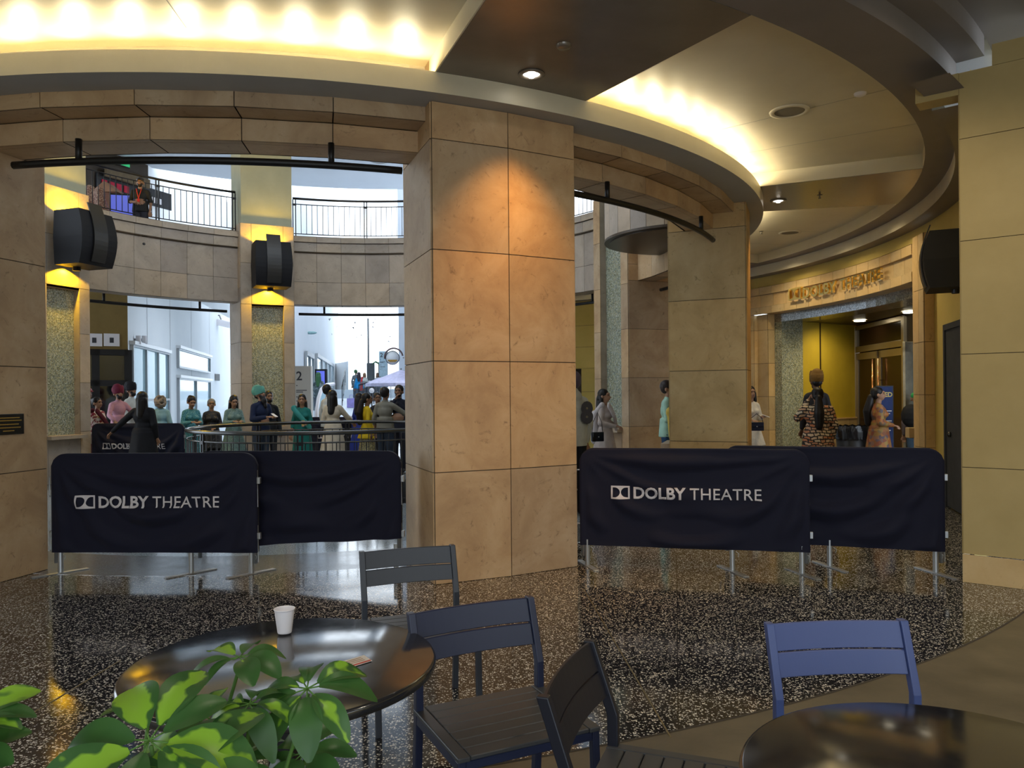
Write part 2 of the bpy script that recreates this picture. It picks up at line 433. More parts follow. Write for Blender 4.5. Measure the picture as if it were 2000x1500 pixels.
sector(mb, 9.64, 9.86, -75, A_W, 4.62, 150, 0, True); arcwall(mb, 9.86, -75, A_W, 4.62, 4.80, 150, 0)
sector(mb, 9.86, 17, -75, A_W + 4, 4.80, 60, 0, True)
struct(mb.build('trim_5', ['dusk_paint']))
mb = MB()
sector(mb, 9.14, 9.44, A_W, 250, Z_RIM, 150, 1, True); sector(mb, 9.44, 9.75, A_W - 4, A_W, 4.30, 4, 1, True)
arcwall(mb, 9.44, A_W, 150, 4.24, Z_RIM, 100, 0, True); sector(mb, 9.44, 9.75, A_W, 150, 4.24, 100, 1, True)
struct(mb.build('trim_6', ['cream_paint', 'dusk_paint']))
mb = MB(); ringbox(mb, 6.2, 10.4, 0, 360, 4.86, 5.02, 180, 0); struct(mb.build('trim_7', ['white_render']))
# hairline joints of the glowing ceiling
mb = MB()
for a in (5, 50, 58, 96, 104):
    p, q = P(a, 7.2, Z_C - .0015), P(a, 9.13, Z_C - .0015); d = (q - p).normalized(); n = Vector((-d.y, d.x, 0)) * .004
    mb.quad(p - n, p + n, q + n, q - n)
struct(mb.build('trim_8', 'print_grey'))
# roof over the upper gallery; unseen inner part narrows the hole to cut skylight
mb = MB(); ringbox(mb, 2.6, 10.4, 0, 360, 8.0, 8.25, 120, 0); struct(mb.build('ceiling_upper', ['roof_grey']))

# ---- ring of columns and beams
ZJ = [0, .985, 1.97, 2.955, 3.93]
def column(a, kind):
    root = empty('column', P(a, 6.5, 0))
    def loc(v): return v
    mb = MB(); A = [P(a - 6, 7.0), P(a, 7.0), P(a + 6, 7.0)]; I = [P(a + 6.0, 5.95), P(a - 6.0, 5.95)]
    zt = ZJ + [4.26]
    panels(mb, [A[0], A[1], A[2]], zt)
    side = [A[2], I[0]]; panels(mb, side, zt)
    side = [I[1], A[0]]; panels(mb, side, zt)
    # inner side with the mosaic niche
    w = 6.0; nich = 3.6; top = 3.83 if kind != 'tall' else 5.78
    r = 5.95
    def seg(x0, x1, rr=r):      # points across the inner face, x in -1..1
        e0, e1 = I[1], I[0]; return [e0 + (e1 - e0) * ((x0 + 1) / 2), e0 + (e1 - e0) * ((x1 + 1) / 2)]
    zz = [0, .985, 1.97, 2.955, 3.87, 4.85, 5.80]
    panels(mb, list(reversed(seg(-1, -.6))), zz); panels(mb, list(reversed(seg(.6, 1))), zz)
    panels(mb, list(reversed(seg(-.6, .6))), [0, .90])
    if kind != 'tall': panels(mb, list(reversed(seg(-.6, .6))), [3.87, 4.85, 5.80])
    # upper sides between 4.26 and 5.80
    panels(mb, [A[2], I[0]], [4.26, 5.02, 5.8]); panels(mb, [I[1], A[0]], [4.26, 5.02, 5.8])
    o = mb.build('stone_cladding', ['limestone_grey' if kind == 'far' else 'limestone_yellow_lit' if a == 72 else 'limestone', 'joint'], root)
    # niche
    mb = MB(); e = seg(-.6, .6); out = (P(a, 7) - P(a, 6)).normalized() * .14
    p, q = e; p2, q2 = p + out, q + out; zb, ztp = .93, top
    def zq(v, z): return Vector((v.x, v.y, z))
    Wd = (q - p).length
    mb.quad(zq(q2, zb), zq(p2, zb), zq(p2, ztp), zq(q2, ztp), 0, [(Wd, zb), (0, zb), (0, ztp), (Wd, ztp)])
    mb.quad(zq(p, zb), zq(p2, zb), zq(p2, ztp), zq(p, ztp), 1); mb.quad(zq(q2, zb), zq(q, zb), zq(q, ztp), zq(q2, ztp), 1)
    mb.quad(zq(p, ztp), zq(p2, ztp), zq(q2, ztp), zq(q, ztp), 1)
    mb.build('mosaic_panel', ['mosaic', 'limestone_grey'], root)
    mb = MB(); inn = -(P(a, 7) - P(a, 6)).normalized()
    pts = [p + inn * .16 - (q - p) * .06, q + inn * .16 + (q - p) * .06, q + out + (q - p) * .0, p + out]
    mb.prism(list(reversed([x for x in pts])), .86, .93, 0); mb.build('sill', ['limestone_grey'], root)
    # painted upper shaft
    mb = MB(); pts = [P(a - 5.7, 5.98), P(a - 5.7, 6.95), P(a + 5.7, 6.95), P(a + 5.7, 5.98)]
    mb.prism([pts[1], pts[2], pts[3], pts[0]], 5.8, 8.0, 0); mb.build('upper_shaft', ['olive_plaster'], root)
    mb = MB(); mb.prism([P(a - 5.6, 6.9), P(a + 5.6, 6.9), P(a + 5.4, 6.12), P(a - 5.4, 6.12)], .02, 5.8, 0); mb.build('core', ['joint'], root)
    mbw = Matrix.Translation(root.location).inverted()
    for c in root.children: c.data.transform(mbw)
    return root
DESC = {-19.2: ('stone column at the left edge of the frame carrying the small plaque', 'near'),
        27: ('large tan stone column in the centre foreground lit by an orange downlight', 'near'),
        72: ('stone column right of centre behind the right crowd barrier', 'near'),
        117: ('stone column with tall mosaic strip behind woman in beige kurta', 'tall'),
        162: ('far stone column hidden behind the large central column', 'far'),
        207: ('stone column with mosaic niche and yellow lit speaker behind the teal turban man', 'far'),
        252: ('stone column with mosaic niche and yellow lit speaker beside the left foreground column', 'far')}
for a, (lb, k) in DESC.items(): tag(column(a, k), lb, 'column')
# wall lamps above and below the speakers give the yellow light
for a in (207, 252):
    for z, dz in ((5.24, 1), (4.22, -1)):
        spot('speaker_lamp', P(a, 5.80, z), (P(a, 5.86, z + dz) - P(a, 5.80, z)), 150 if dz > 0 else 95, (1, .60, .01), 140, .15, .03)

BAYS = [4.5 + 45 * k for k in range(0, 6)] + [-40.5]
for i, a in enumerate(BAYS):
    a0, a1 = a - 16.5, a + 16.5; n = 5 if i < 2 else 6
    grey = a > 130
    if i == 0: a0 -= 1.3
    mb = MB()
    panels(mb, arcpts(6.84, a0, a1, n), [4.13, 4.30]); panels(mb, arcpts(6.56, a0, a1, n), [Z_B, 4.13])
    sector(mb, 6.56, 6.85, a0, a1, 4.135, n, 0, True, .05); sector(mb, 6.2, 6.57, a0, a1, Z_B, n, 0, True, .05)
    arcwall(mb, 6.50, a0, a1, Z_B - .001, 4.3, n, 1)
    # inner parapet
    ip = list(reversed(arcpts(6.18, a0 - .2, a1 + .2, n)))
    panels(mb, ip, [Z_B, 4.50, 5.22])
    panels(mb, list(reversed(arcpts(6.14, a0 - .2, a1 + .2, n))), [5.25, 5.48]); panels(mb, list(reversed(arcpts(6.09, a0 - .2, a1 + .2, n))), [5.48, 5.62])
    sector(mb, 6.08, 6.45, a0, a1, 5.625, n, 0, False); arcwall(mb, 6.45, a0, a1, 5.0, 5.625, n, 0)
    sector(mb, 6.1, 6.2, a0, a1, 5.235, n, 0, True)
    struct(mb.build('trim_%d' % (10 + i), ['limestone_grey' if grey else 'limestone', 'joint']))

# ---- right hand radial wall
WA, WB = Vector((3.93, 6.715)), Vector((8.2, 3.4))
WBd = (WB - WA).normalized()
mb = MB()
cols = [WA, WA + WBd * 1.9, WB]
panels(mb, cols, [.245, 1.0, 1.985, 2.97, 3.86, 4.44], .003, .012, 0, 1)
panels(mb, [WA - Vector((WBd.y, -WBd.x)) * .35, WA], [.245, 1.985, 4.44], .001, .006, 0, 1)
panels(mb, [WA + WBd * .25, WA + WBd * 1.9, WB], [4.44, 4.62], .0, .012, 0, 1); panels(mb, [WA + WBd * .5, WA + WBd * 1.9, WB], [4.62, 4.80], 0, .012, 0, 1)
# short lintel reaching from the wall to the ceiling ring
L0 = WA - WBd * .34
n = Vector((WBd.y, -WBd.x))
pts = [L0 + n * .012, WA + n * .012, WA - n * .2, L0 - n * .2]
mb.prism(pts, 4.25, 4.44, 0)
struct(mb.build('wall_right', ['ochre_plaster', 'joint']))
mb = MB(); panels(mb, [WA - WBd * .0 , WA + WBd * .55, WA + WBd * 1.9, WB], [0, .24], .002, .03, 0, 1)
q = WA; mb.prism([WA + n * .03, WA + n * .031 + WBd * .01, WA - n * .35 + WBd * .01, WA - n * .35 ], 0, .24, 0)
struct(mb.build('baseboard_right', ['limestone_gold', 'joint']))

# ---- unseen walls beside and behind the camera, added to cut skylight
mb = MB()
def plainw(p, q, z0, z1): mb.quad((p[0], p[1], z0), (q[0], q[1], z0), (q[0], q[1], z1), (p[0], p[1], z1))
plainw((8.2, 3.4), (8.2, -5.5), 0, 4.8); plainw((8.2, -5.5), (3.5, -5.5), 0, 4.8); plainw((3.5, -5.5), (-3.5, -5.5), 3.3, 4.8); plainw((-3.5, -5.5), (-14, -5.5), 0, 4.8)
plainw((-14, -5.5), (-18, 5), 0, 4.8)
struct(mb.build('wall_unseen', ['ochre_plaster']))
# ---- theatre wall (curved, radius 9.7)
RW = 9.7
mb = MB()
aL0, aL1, aR0, aR1 = 113.6, 121.5, 79.6, 83.6
def ipts(r, a0, a1, n): return list(reversed(arcpts(r, a0, a1, n)))
# frieze over the entrance: three courses
panels(mb, ipts(RW - .05, aR1, aL1, 16), [3.40, 3.56]); panels(mb, ipts(RW, aR1, aL1, 16), [3.56, 3.83]); panels(mb, ipts(RW - .05, aR1, aL1, 16), [3.83, 4.0])
sector(mb, RW - .06, RW + .3, aR1, aL0, 3.40, 16, 0, True)
arcwall(mb, RW - .05, aR1, aL1, 4.0, 4.001, 16); sector(mb, RW - .07, RW + .1, aR1, aL1, 4.0, 16, 0, False)
sector(mb, RW - .05, RW, aR1, aL1, 3.83, 16, 0, True)
# pilasters
zs = [0, .8, 1.55, 2.3, 3.05, 3.40]
panels(mb, ipts(RW - .05, 115.5, 117.6, 1), zs); panels(mb, ipts(RW - .02, 117.7, aL1, 1), zs)
panels(mb, ipts(RW + .06, aL0, 115.5, 1), zs)
panels(mb, [P(115.5, RW - .05), P(115.5, RW + .06)], zs); panels(mb, [P(aL0, RW + .06), P(aL0, RW + .25)], zs)
zs = [0, .8, 1.6, 2.4, 3.2, 4.05]
panels(mb, ipts(RW - .12, aR0, 82.2, 2), zs); panels(mb, ipts(RW - .04, 82.2, aR1, 1), [0, .8, 1.6, 2.4, 3.2, 4.0])
panels(mb, [P(82.2, RW - .04), P(82.2, RW - .12)], zs); panels(mb, [P(aR1, RW + .2), P(aR1, RW - .04)], zs[:-1] + [3.4])
panels(mb, [P(aR0, RW - .12), P(aR0, RW + .02)], zs)
struct(mb.build('wall_theatre', ['limestone_gold', 'joint']))
mb = MB()
arcwall(mb, RW + .02, A_W + 1, aR0 + .2, 0, 4.6, 40, 0, True); arcwall(mb, RW + .02, aR0, aL1, 4.0, 4.6, 40, 0, True); arcwall(mb, RW + .02, aL1, 157, 2.35, 4.6, 40, 0, True)
arcwall(mb, RW + .02, aL1, 127, 0, 2.35, 6, 0, True)
arcwall(mb, RW + .02, 140, 148, 0, 2.35, 6, 0, True)
struct(mb.build('wall_back', ['yellow_plaster']))
mb = MB()
for z in (1.7, 2.95, 3.55): arcwall(mb, RW + .016, aL1, 157, z, z + .008, 30, 0, True)
arcwall(mb, RW + 1.4, 118, 165, 0, 2.5, 14, 1, True); sector(mb, RW, RW + 1.4, 118, 165, 2.36, 14, 1, True)
struct(mb.build('trim_30', ['joint', 'bronze_dark']))
# mosaic frame of the entrance
mb = MB()
def mq(r, a0, a1, z0, z1, n, mi, r1=None):
    for k in range(n):
        b0 = a0 + (a1 - a0) * k / n; b1 = a0 + (a1 - a0) * (k + 1) / n; s0, s1 = R(b0) * r, R(b1) * r
        mb.quad(P(b1, r, z0), P(b0, r, z0), P(b0, r1 or r, z1), P(b1, r1 or r, z1), mi, [(s1, z0), (s0, z0), (s0, z1), (s1, z1)])
mq(RW + .25, aR1, aL0, 3.22, 3.41, 16, 1)
for k in range(16):
    b0 = aR1 + (aL0 - aR1) * k / 16; b1 = aR1 + (aL0 - aR1) * (k + 1) / 16
    mb.quad(P(b0, RW + .25, 3.22), P(b1, RW + .25, 3.22), P(b1, RW + .85, 3.22), P(b0, RW + .85, 3.22), 1, [(R(b0) * RW, 0), (R(b1) * RW, 0), (R(b1) * RW, .6), (R(b0) * RW, .6)])
mq(RW + .25, 112.3, aL0, 0, 3.22, 1, 0)
a_, b_ = P(112.3, RW + .25), P(112.3, RW + .85)
mb.quad(a_, b_, b_ + Vector((0, 0, 3.22)), a_ + Vector((0, 0, 3.22)), 0, [(0, 0), (.6, 0), (.6, 3.22), (0, 3.22)])
struct(mb.build('trim_31', ['mosaic', 'mosaic_silver']))
# foyer behind the entrance
FA = P(112.6, RW + .80); FB = Vector((8.35, 18.6)); FC = Vector((8.15, 15.9)); FD = Vector((8.35, 12.6))
mb = MB()
def vwall(p, q, z0, z1, mi): mb.quad((p[0], p[1], z0), (q[0], q[1], z0), (q[0], q[1], z1), (p[0], p[1], z1), mi)
vwall(FA, FB, 1.02, 3.26, 0); vwall(FB + Vector((0, 0)), FC, 3.05, 3.22, 2); vwall(FC, FD, 0, 3.22, 3)
dfb = (FB - FA.xy).normalized(); nf = Vector((dfb.y, -dfb.x))
mb2 = MB(); panels(mb2, [FA.xy + dfb * (0.62 * k) for k in range(5)], [0, 1.0], .003, .03)
mb2.prism([FA.xy + nf * .05, FB + nf * .05, FB, FA.xy], 1.0, 1.03)
struct(mb2.build('baseboard_foyer', ['limestone_gold', 'joint']))
w = MB(); q = FA.xy + (FB - FA.xy) * .34 + nf * .004
mb.prism([q, q + dfb * .05, q + dfb * .05 - nf * .0039, q - nf * .0039], 1.03, 3.26, 3)
vwall(FB, FB + Vector((.0, 5)), 0, 3.26, 2); vwall(Vector((8.3, 23)), Vector((13, 23)), 0, 3.3, 2)
mb.quad(*[(p[0], p[1], 3.24) for p in (P(83, RW + .8), P(98, RW + .9), P(113, RW + .8), Vector((8.35, 23)))], 2)
mb.quad(*[(p[0], p[1], 3.245) for p in (P(83, RW + .8), Vector((8.3, 23)), Vector((11, 23)), Vector((10.5, 11.5)))], 2)
vwall(Vector((10.4, 23)), Vector((10.4, 11.4)), 0, 3.26, 3)
struct(mb.build('wall_foyer', ['yellow_panel', 'limestone_gold', 'bronze_dark', 'bronze_dark']))
mb = MB(); mb.quad((5.5, 12, .002), (10.4, 12, .002), (10.4, 23, .002), (5.5, 23, .002)); struct(mb.build('floor_foyer', ['terrazzo_dark']))

# ---- upper floor: shop front, white walls
mb = MB()
def wall2(p, q, z0, z1, mi=0): mb.quad((p[0], p[1], z0), (q[0], q[1], z0), (q[0], q[1], z1), (p[0], p[1], z1), mi)
U0, U1 = at(150, 400, 19.0), at(290, 400, 21.0)
wall2(U1, U1 + Vector((-2.2, 12, 0)), 5.0, 9.0, 0)
U2 = at(452, 400, 30)
wall2(U1 + Vector((0, 0, 0)), Vector((-10.6, 40, 0)), 5.0, 8.6, 0)
struct(mb.build('wall_upper', ['white_render']))
mb = MB(); wall2(U0, U1, 5.0, 8.0, 0); struct(mb.build('wall_shop', ['bronze_dark']))
mb = MB(); ringbox(mb, 10.4, 13.5, 212, 250, 4.86, 5.02, 20); struct(mb.build('floor_upper', ['white_render']))

# ---- outside, left bay: dark shop front and long white wall
WL = [at(165, 700, 19.5), at(250, 700, 21.0)]
Wdir = Vector((-.23, 1, 0)).normalized(); W0 = WL[1]; W0.z = 0
mb = MB()
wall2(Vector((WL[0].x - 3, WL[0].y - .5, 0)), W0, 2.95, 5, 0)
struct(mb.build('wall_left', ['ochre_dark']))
mb = MB(); wall2(W0, W0 + Wdir * 26, 0, 12, 0)
for k in (2.2, 5.5, 9.5, 14): q = W0 + Wdir * k + Vector((.006, 0, 0)); wall2(q, q + Wdir * .03, 0, 12, 1)
struct(mb.build('wall_outside', ['white_render', 'print_grey']))
def on_wall(px, py):         # point of the white wall seen at a pixel
    x, z = ray(px, py); Y = (W0.x - Wdir.x / Wdir.y * W0.y) / (x - Wdir.x / Wdir.y); return Vector((x * Y, Y, 1.68 + z * Y))
def wbox(mbx, s0, s1, z0, z1, d0, d1, mi=0):
    nx = Vector((Wdir.y, -Wdir.x, 0)); M = Matrix.Translation(W0) @ Matrix(((Wdir.x, nx.x, 0, 0), (Wdir.y, nx.y, 0, 0), (0, 0, 1, 0), (0, 0, 0, 1)))
    mbx.box((s0, d0, z0), (s1, d1, z1), mi, M)
def sof(px): p = on_wall(px, 700); return (p - W0).dot(Wdir)
def window(name, s0, s1, z0, z1, nx, nz, head=0):
    root = empty(name, W0 + Wdir * s0); inv = Matrix.Translation(root.location).inverted(); root['kind'] = 'structure'
    f = MB(); t = .07
    for k in range(nx + 1): s = s0 + (s1 - s0) * k / nx; wbox(f, s - t / 2, s + t / 2, z0, z1, 0, .10)
    for k in range(nz + 1): z = z0 + (z1 - z0) * k / nz; wbox(f, s0, s1, z - t / 2, z + t / 2, 0, .10)
    f.build('window_frame', ['galvanised'], root)
    g = MB(); wbox(g, s0, s1, z0, z1, .01, .04); g.build('pane', ['glass_pale'], root)
    h = MB(); wbox(h, s0 - .1, s1 + .1, z1 + .02, z1 + .12, 0, .16); h.build('window_head', ['white_tile'], root)
    for c in root.children: c.data.transform(inv)
z_ = on_wall(290, 683).z
window('window_1', sof(254), sof(325), .05, z_, 3, 2)
window('window_2', sof(345), sof(407), on_wall(375, 722).z, on_wall(375, 690).z, 1, 1)
window('door_1', sof(345), sof(407), .03, on_wall(375, 742).z, 2, 1)
# dark glazed shop front at the left
mb = MB(); a_ = Vector((WL[0].x - 3, WL[0].y - .5, 0)); d = (W0 - a_); dn = d.normalized(); ln = d.length; nn = Vector((dn.y, -dn.x, 0))
M = Matrix.Translation(a_) @ Matrix(((dn.x, nn.x, 0, 0), (dn.y, nn.y, 0, 0), (0, 0, 1, 0), (0, 0, 0, 1)))
root = empty('glazed_storefront', a_, 0, 'dark glazed shop front under the yellow wall behind the far left queue', 'shop front')
f = MB()
for k in range(6): s = ln * k / 5; f.box((s - .09, 0, 0), (s + .09, .12, 2.95), 0, M)
for z in (.1, 2.05, 2.88): f.box((0, 0, z - .08), (ln, .12, z + .08), 0, M)
f.build('shop_frame', ['black_metal'], root); g = MB(); g.box((0, -.05, 0), (ln, .03, 2.9), 0, M); g.build('pane', ['glass_dark'], root)
for c in root.children: c.data.transform(Matrix.Translation(a_).inverted())

# ---- outside, middle bay: plaza rising to steps, buildings beyond
mb = MB()
prof = [(20.3, -.02), (24, 0), (40, 1.30), (50, 1.45), (50.01, 2.0), (70, 2.2), (120, 2.4)]
for (y0, z0), (y1, z1) in zip(prof[:-1], prof[1:]): mb.quad((-30, y0, z0), (8, y0, z0), (8, y1, z1), (-30, y1, z1))
mb.quad((-30, 12.5, -.02), (-12, 12.5, -.02), (-12, 20.3, -.02), (-30, 20.3, -.02))
struct(mb.build('floor_plaza', ['plaza_paving']))
def yz(Y):
    for (y0, z0), (y1, z1) in zip(prof[:-1], prof[1:]):
        if y0 <= Y <= y1: return z0 + (z1 - z0) * (Y - y0) / (y1 - y0)
    return 0
mb = MB()
a_, b_ = at(560, 700, 26), at(661, 700, 60)
wall2(a_, b_, -.1, 16, 0); struct(mb.build('wall_far_left', ['white_render']))
pd = Vector((b_.x - a_.x, b_.y - a_.y, 0)).normalized(); pn = Vector((pd.y, -pd.x, 0)); A0 = Vector((a_.x, a_.y, 0))
MF = Matrix.Translation(A0) @ Matrix(((pd.x, pn.x, 0, 0), (pd.y, pn.y, 0, 0), (0, 0, 1, 0), (0, 0, 0, 1)))
def fs(px):
    x, z = ray(px, 700); # solve A0 + pd*s on ray
    return (A0.x - x * A0.y) / (x * pd.y - pd.x)
for i, (p0, p1, nn_) in enumerate(((594, 609, 2), (615, 649, 4))):
    s0, s1 = fs(p0), fs(p1); root = empty('window_%d' % (3 + i), A0 + pd * s0); root['kind'] = 'structure'
    zt = at(p0, 688 if i == 0 else 692, (A0 + pd * s0).y).z
    g = MB(); g.box((s0, .02, .8), (s1, .06, zt), 0, MF); g.build('pane', ['glass_pale'], root)
    f = MB()
    for k in range(nn_ + 1): s = s0 + (s1 - s0) * k / nn_; f.box((s - .09, .02, .8), (s + .09, .12, zt), 0, MF)
    f.box((s0, .02, zt - .12), (s1, .14, zt + .06), 0, MF); f.build('window_frame', ['galvanised'], root)
    for c in root.children: c.data.transform(Matrix.Translation(root.location).inverted())
mb = MB()
p0, p1 = at(653, 700, 56), at(680, 700, 52)
wall2(p0, p1, 1, at(666, 708, 54).z, 0)
wall2(at(778, 600, 30), at(800, 600, 26), 0, 12, 1); wall2(at(778, 600, 30), at(781, 600, 60), 0, 12, 1)
struct(mb.build('wall_far_right', ['white_render', 'roof_grey']))

# ============================================================ THINGS
# ---- curved pipes under the beams
PD = {4.5: 'long black curved pipe hung under the left foreground arch', 49.5: 'black curved pipe hung under the arch right of the central column',
      94.5: 'short visible end of black curved pipe beside the right hand column', 139.5: 'black pipe glimpsed between central column and tall mosaic column',
      184.5: 'thin black pipe across the bright middle archway', 229.5: 'thin black pipe over the white wall in the left archway'}
for a, lb in PD.items():
    root = empty('curved_pipe', P(a, 6.6, 3.93), 0, lb, 'pipe', 'curved pipes under the beams'); Mi = Matrix.Translation(-root.location)
    mb = MB(); mb.tube([P(a - 15 + 30 * k / 24, 6.6, 3.74) for k in range(25)], .034, 10)
    o = mb.build('pipe', 'black_metal', root, True); o.data.transform(Mi)
    for s in (-9.5, 9.5):
        mb = MB(); p = P(a + s, 6.6); mb.tube([(p.x, p.y, 3.74), (p.x, p.y, 3.94)], .028, 8); o = mb.build('hanger', 'black_metal', root, True); o.data.transform(Mi)
# ---- loudspeakers
def speaker(a, r, z, lb, sc=1.0, toe=0):
    root = empty('loudspeaker', P(a, r, z), 0, lb, 'loudspeaker', 'curved loudspeakers on the stone'); root.scale = (sc,) * 3
    # local: -y is the front, pointing to the middle of the hall
    root.rotation_euler = (0, 0, R(a + toe))     # P(a) outward is (sin, -cos); front looks back to the centre
    n = 10; w = .42; h = .52
    def prof(t): return .55 + .16 * math.cos(t * 1.25)      # depth of the bowed front
    mb = MB(); i0 = 0
    for k in range(n + 1):
        t = -1 + 2 * k / n; zc = t * h; f = prof(t) ; tp = w * (1 - .06 * abs(t))
        mb.v += [(-tp, 0, zc), (tp, 0, zc), (tp, f, zc + .0), (-tp, f, zc)]
        if k:
            b = 4 * k
            for q in range(4): q2 = (q + 1) % 4; mb.f.append((b - 4 + q, b - 4 + q2, b + q2, b + q)); mb.m.append(0)
    mb.f += [(3, 2, 1, 0), (4 * n, 4 * n + 1, 4 * n + 2, 4 * n + 3)]; mb.m += [0, 0]
    o = mb.build('cabinet', 'speaker_black', root); 
    mb = MB(); rows = []
    for k in range(n + 5):
        zc = .68 - (.68 + .46) * k / (n + 4); y = prof(zc / h) + .035
        mb.v += [(-.16, y, zc), (.16, y, zc), (.16, y - .025, zc), (-.16, y - .025, zc)]
        if k:
            b = 4 * k
            for q in range(4): q2 = (q + 1) % 4; mb.f.append((b - 4 + q, b + q, b + q2, b - 4 + q2)); mb.m.append(0)
    m4 = 4 * (n + 4); mb.f += [(0, 1, 2, 3), (m4 + 3, m4 + 2, m4 + 1, m4)]; mb.m += [0, 0]
    mb.build('front_plate', 'speaker_plate', root)
    mb = MB(); mb.box((-.08, -.26, -.05), (.08, .02, .05)); mb.build('wall_bracket', 'black_metal', root); mb = MB(); mb.tube([(0, .12, -h + .02), (0, .12, -h - .07)], .07, 12); mb.build('swivel', 'black_metal', root)
    return root
nt('speaker_black', (.006, .006, .008), .6, 0, .25)
nt('speaker_plate', (.03, .028, .026), .38, .4)
speaker(207, 5.68, 4.74, 'black curved loudspeaker on the middle yellow lit column')
speaker(252, 5.68, 4.74, 'black curved loudspeaker on the left yellow lit column')
q = at(1868, 518, 9.9)
t = speaker(65.5, 9.55, q.z + .02, 'black loudspeaker with grey edge on the wall beside the ochre wall', .84); t.scale = (.84, .62, .66); t.location.z -= .06; t.rotation_euler = (0, 0, R(65.5))
# ---- drum shaped balcony
DC = Vector((2.95, 13.35, 0)); root = empty('drum_balcony', (DC.x, DC.y, 4.3), 0, 'rounded stone clad drum balcony hanging above the tall mosaic column', 'balcony')
n = 14; dr = (DC.xy - Vector((CX, CY))); ph = math.atan2(-dr.y, -dr.x)
def dpts(r, n): return [DC.xy + Vector((math.cos(ph + (2 * k / n - 1) * 1.62), math.sin(ph + (2 * k / n - 1) * 1.62))) * r for k in range(n + 1)]
mb = MB(); panels(mb, dpts(1.3, n), [4.3, 5.65], .003, .01)
o = mb.build('drum_cladding', ['limestone_grey', 'joint'], root); o.data.transform(Matrix.Translation(-root.location))
mb = MB(); mb.prism(dpts(1.22, 40), 4.27, 4.31); mb.prism(dpts(1.312, 40), 4.29, 4.33)
o = mb.build('drum_soffit', 'bronze_dark', root); o.data.transform(Matrix.Translation(-root.location))
# ---- railings
def rail_run(name, path, z0, H, lb, cat, mat='black_metal', topmat=None, sp=.13, double=False, closed=False, posts=(), grp=None, rt=.028):
    root = empty(name, Vector((path[0].x, path[0].y, z0)), 0, lb, cat, grp); Mi = Matrix.Translation(-root.location)
    def add(mbx, nm, mt, sm=True): o = mbx.build(nm, mt, root, sm); o.data.transform(Mi); return o
    def off(z): return [Vector((p.x, p.y, z0 + z)) for p in path]
    mb = MB(); mb.tube(off(H), rt, 10, closed=closed); add(mb, 'handrail', topmat or mat)
    mb = MB(); mb.tube(off(H - .14), .012, 6, closed=closed); add(mb, 'upper_rail', topmat if double else mat)
    mb = MB(); mb.tube(off(.1), .012, 6, closed=closed); add(mb, 'lower_rail', mat)
    # balusters
    me = None; acc = 0; pts = path + ([path[0]] if closed else [])
    total = sum((b - a).length for a, b in zip(pts[:-1], pts[1:])); nb = int(total / sp); 
    def along(s):
        for a, b in zip(pts[:-1], pts[1:]):
            l = (b - a).length
            if s <= l: return a + (b - a) * (s / l)
            s -= l
        return pts[-1]
    mb = MB(); mb.tube([(0, 0, .1), (0, 0, H - .14)], .008, 6); me = mb.mesh('baluster', [mat], True)
    for k in range(nb):
        p = along((k + .5) * total / nb); o = bpy.data.objects.new('baluster', me); COL.objects.link(o); o.parent = root; o.location = (p.x - root.location.x, p.y - root.location.y, 0)
    mb = MB(); mb.box((-.045, -.012, 0), (-.02, .012, H - .03)); mb.box((.02, -.012, 0), (.045, .012, H - .03)); mb.box((-.05, -.02, H - .18), (.05, .02, H - .13)); mb.box((-.05, -.04, 0), (.05, .04, .015))
    me = mb.mesh('post', [mat])
    for s in posts:
        p = along(s * total); p2 = along(min(s * total + .05, total)); p1 = along(max(0, s * total - .05)); d = p2 - p1
        o = bpy.data.objects.new('post', me); COL.objects.link(o); o.parent = root; o.location = (p.x - root.location.x, p.y - root.location.y, 0); o.rotation_euler = (0, 0, math.atan2(d.y, d.x))
    return root
ring = [Vector((CX + 2.25 * math.sin(2 * PI * k / 96), CY - 2.25 * math.cos(2 * PI * k / 96), 0)) for k in range(96)]
rail_run('round_railing', ring, 0, 1.13, 'round steel and black railing around the floor opening in the middle of the hall', 'railing', 'black_metal', 'steel', .145, True, True, [k / 8 + .01 for k in range(8)], None, .032)
for a, lb in ((229.5, 'black balcony railing upstairs in front of the shop and white wall'), (184.5, 'black balcony railing upstairs against the bright sky'), (139.5, 'black balcony railing upstairs glimpsed right of the central column')):
    rail_run('balcony_railing', [P(a - 16.3 + 32.6 * k / 12, 6.3) for k in range(13)], 5.62, .98, lb, 'railing', 'black_metal', None, .13, False, False, (.01, .5, .99), 'upstairs balcony railings')

# ---- ceiling fixtures
def downlight(p, rr, lb, glow):
    root = empty('downlight', p, 0, lb, 'ceiling light', 'recessed downlights')
    mb = MB(); mb.lathe([(rr * .62, .0), (rr * .66, -.012), (rr, -.010), (rr, .002), (rr * .62, .002)], 32); mb.build('trim_ring', 'bronze_paint', root, True)
    mb = MB(); mb.lathe([(.0005, -.03), (rr * .22, -.028), (rr * .32, -.012), (rr * .32, .0), (rr * .62, .001)], 24); mb.build('lamp', glow, root, True)
    return root
downlight(onz(1038, 145, Z_RIM - .006), .115, 'round recessed downlight above the central column', 'lamp_white')
downlight(onz(1520, 392, Z_RIM - .006), .115, 'round recessed downlight on the dark ceiling beam at right', 'lamp_white')
def grille(px, py, rr, lb):
    root = empty('ceiling_speaker', onz(px, py, Z_C - .002), 0, lb, 'ceiling speaker')
    mb = MB(); mb.lathe([(rr * .76, -.004), (rr * .8, -.016), (rr, -.012), (rr * 1.02, .0)], 36); mb.build('trim_ring', 'cream_paint', root, True)
    mb = MB(); mb.lathe([(.0005, -.006), (rr * .77, -.006)], 36); mb.build('grille', 'grille_tan', root, True)
nt('grille_tan', (.20, .17, .12), .8)
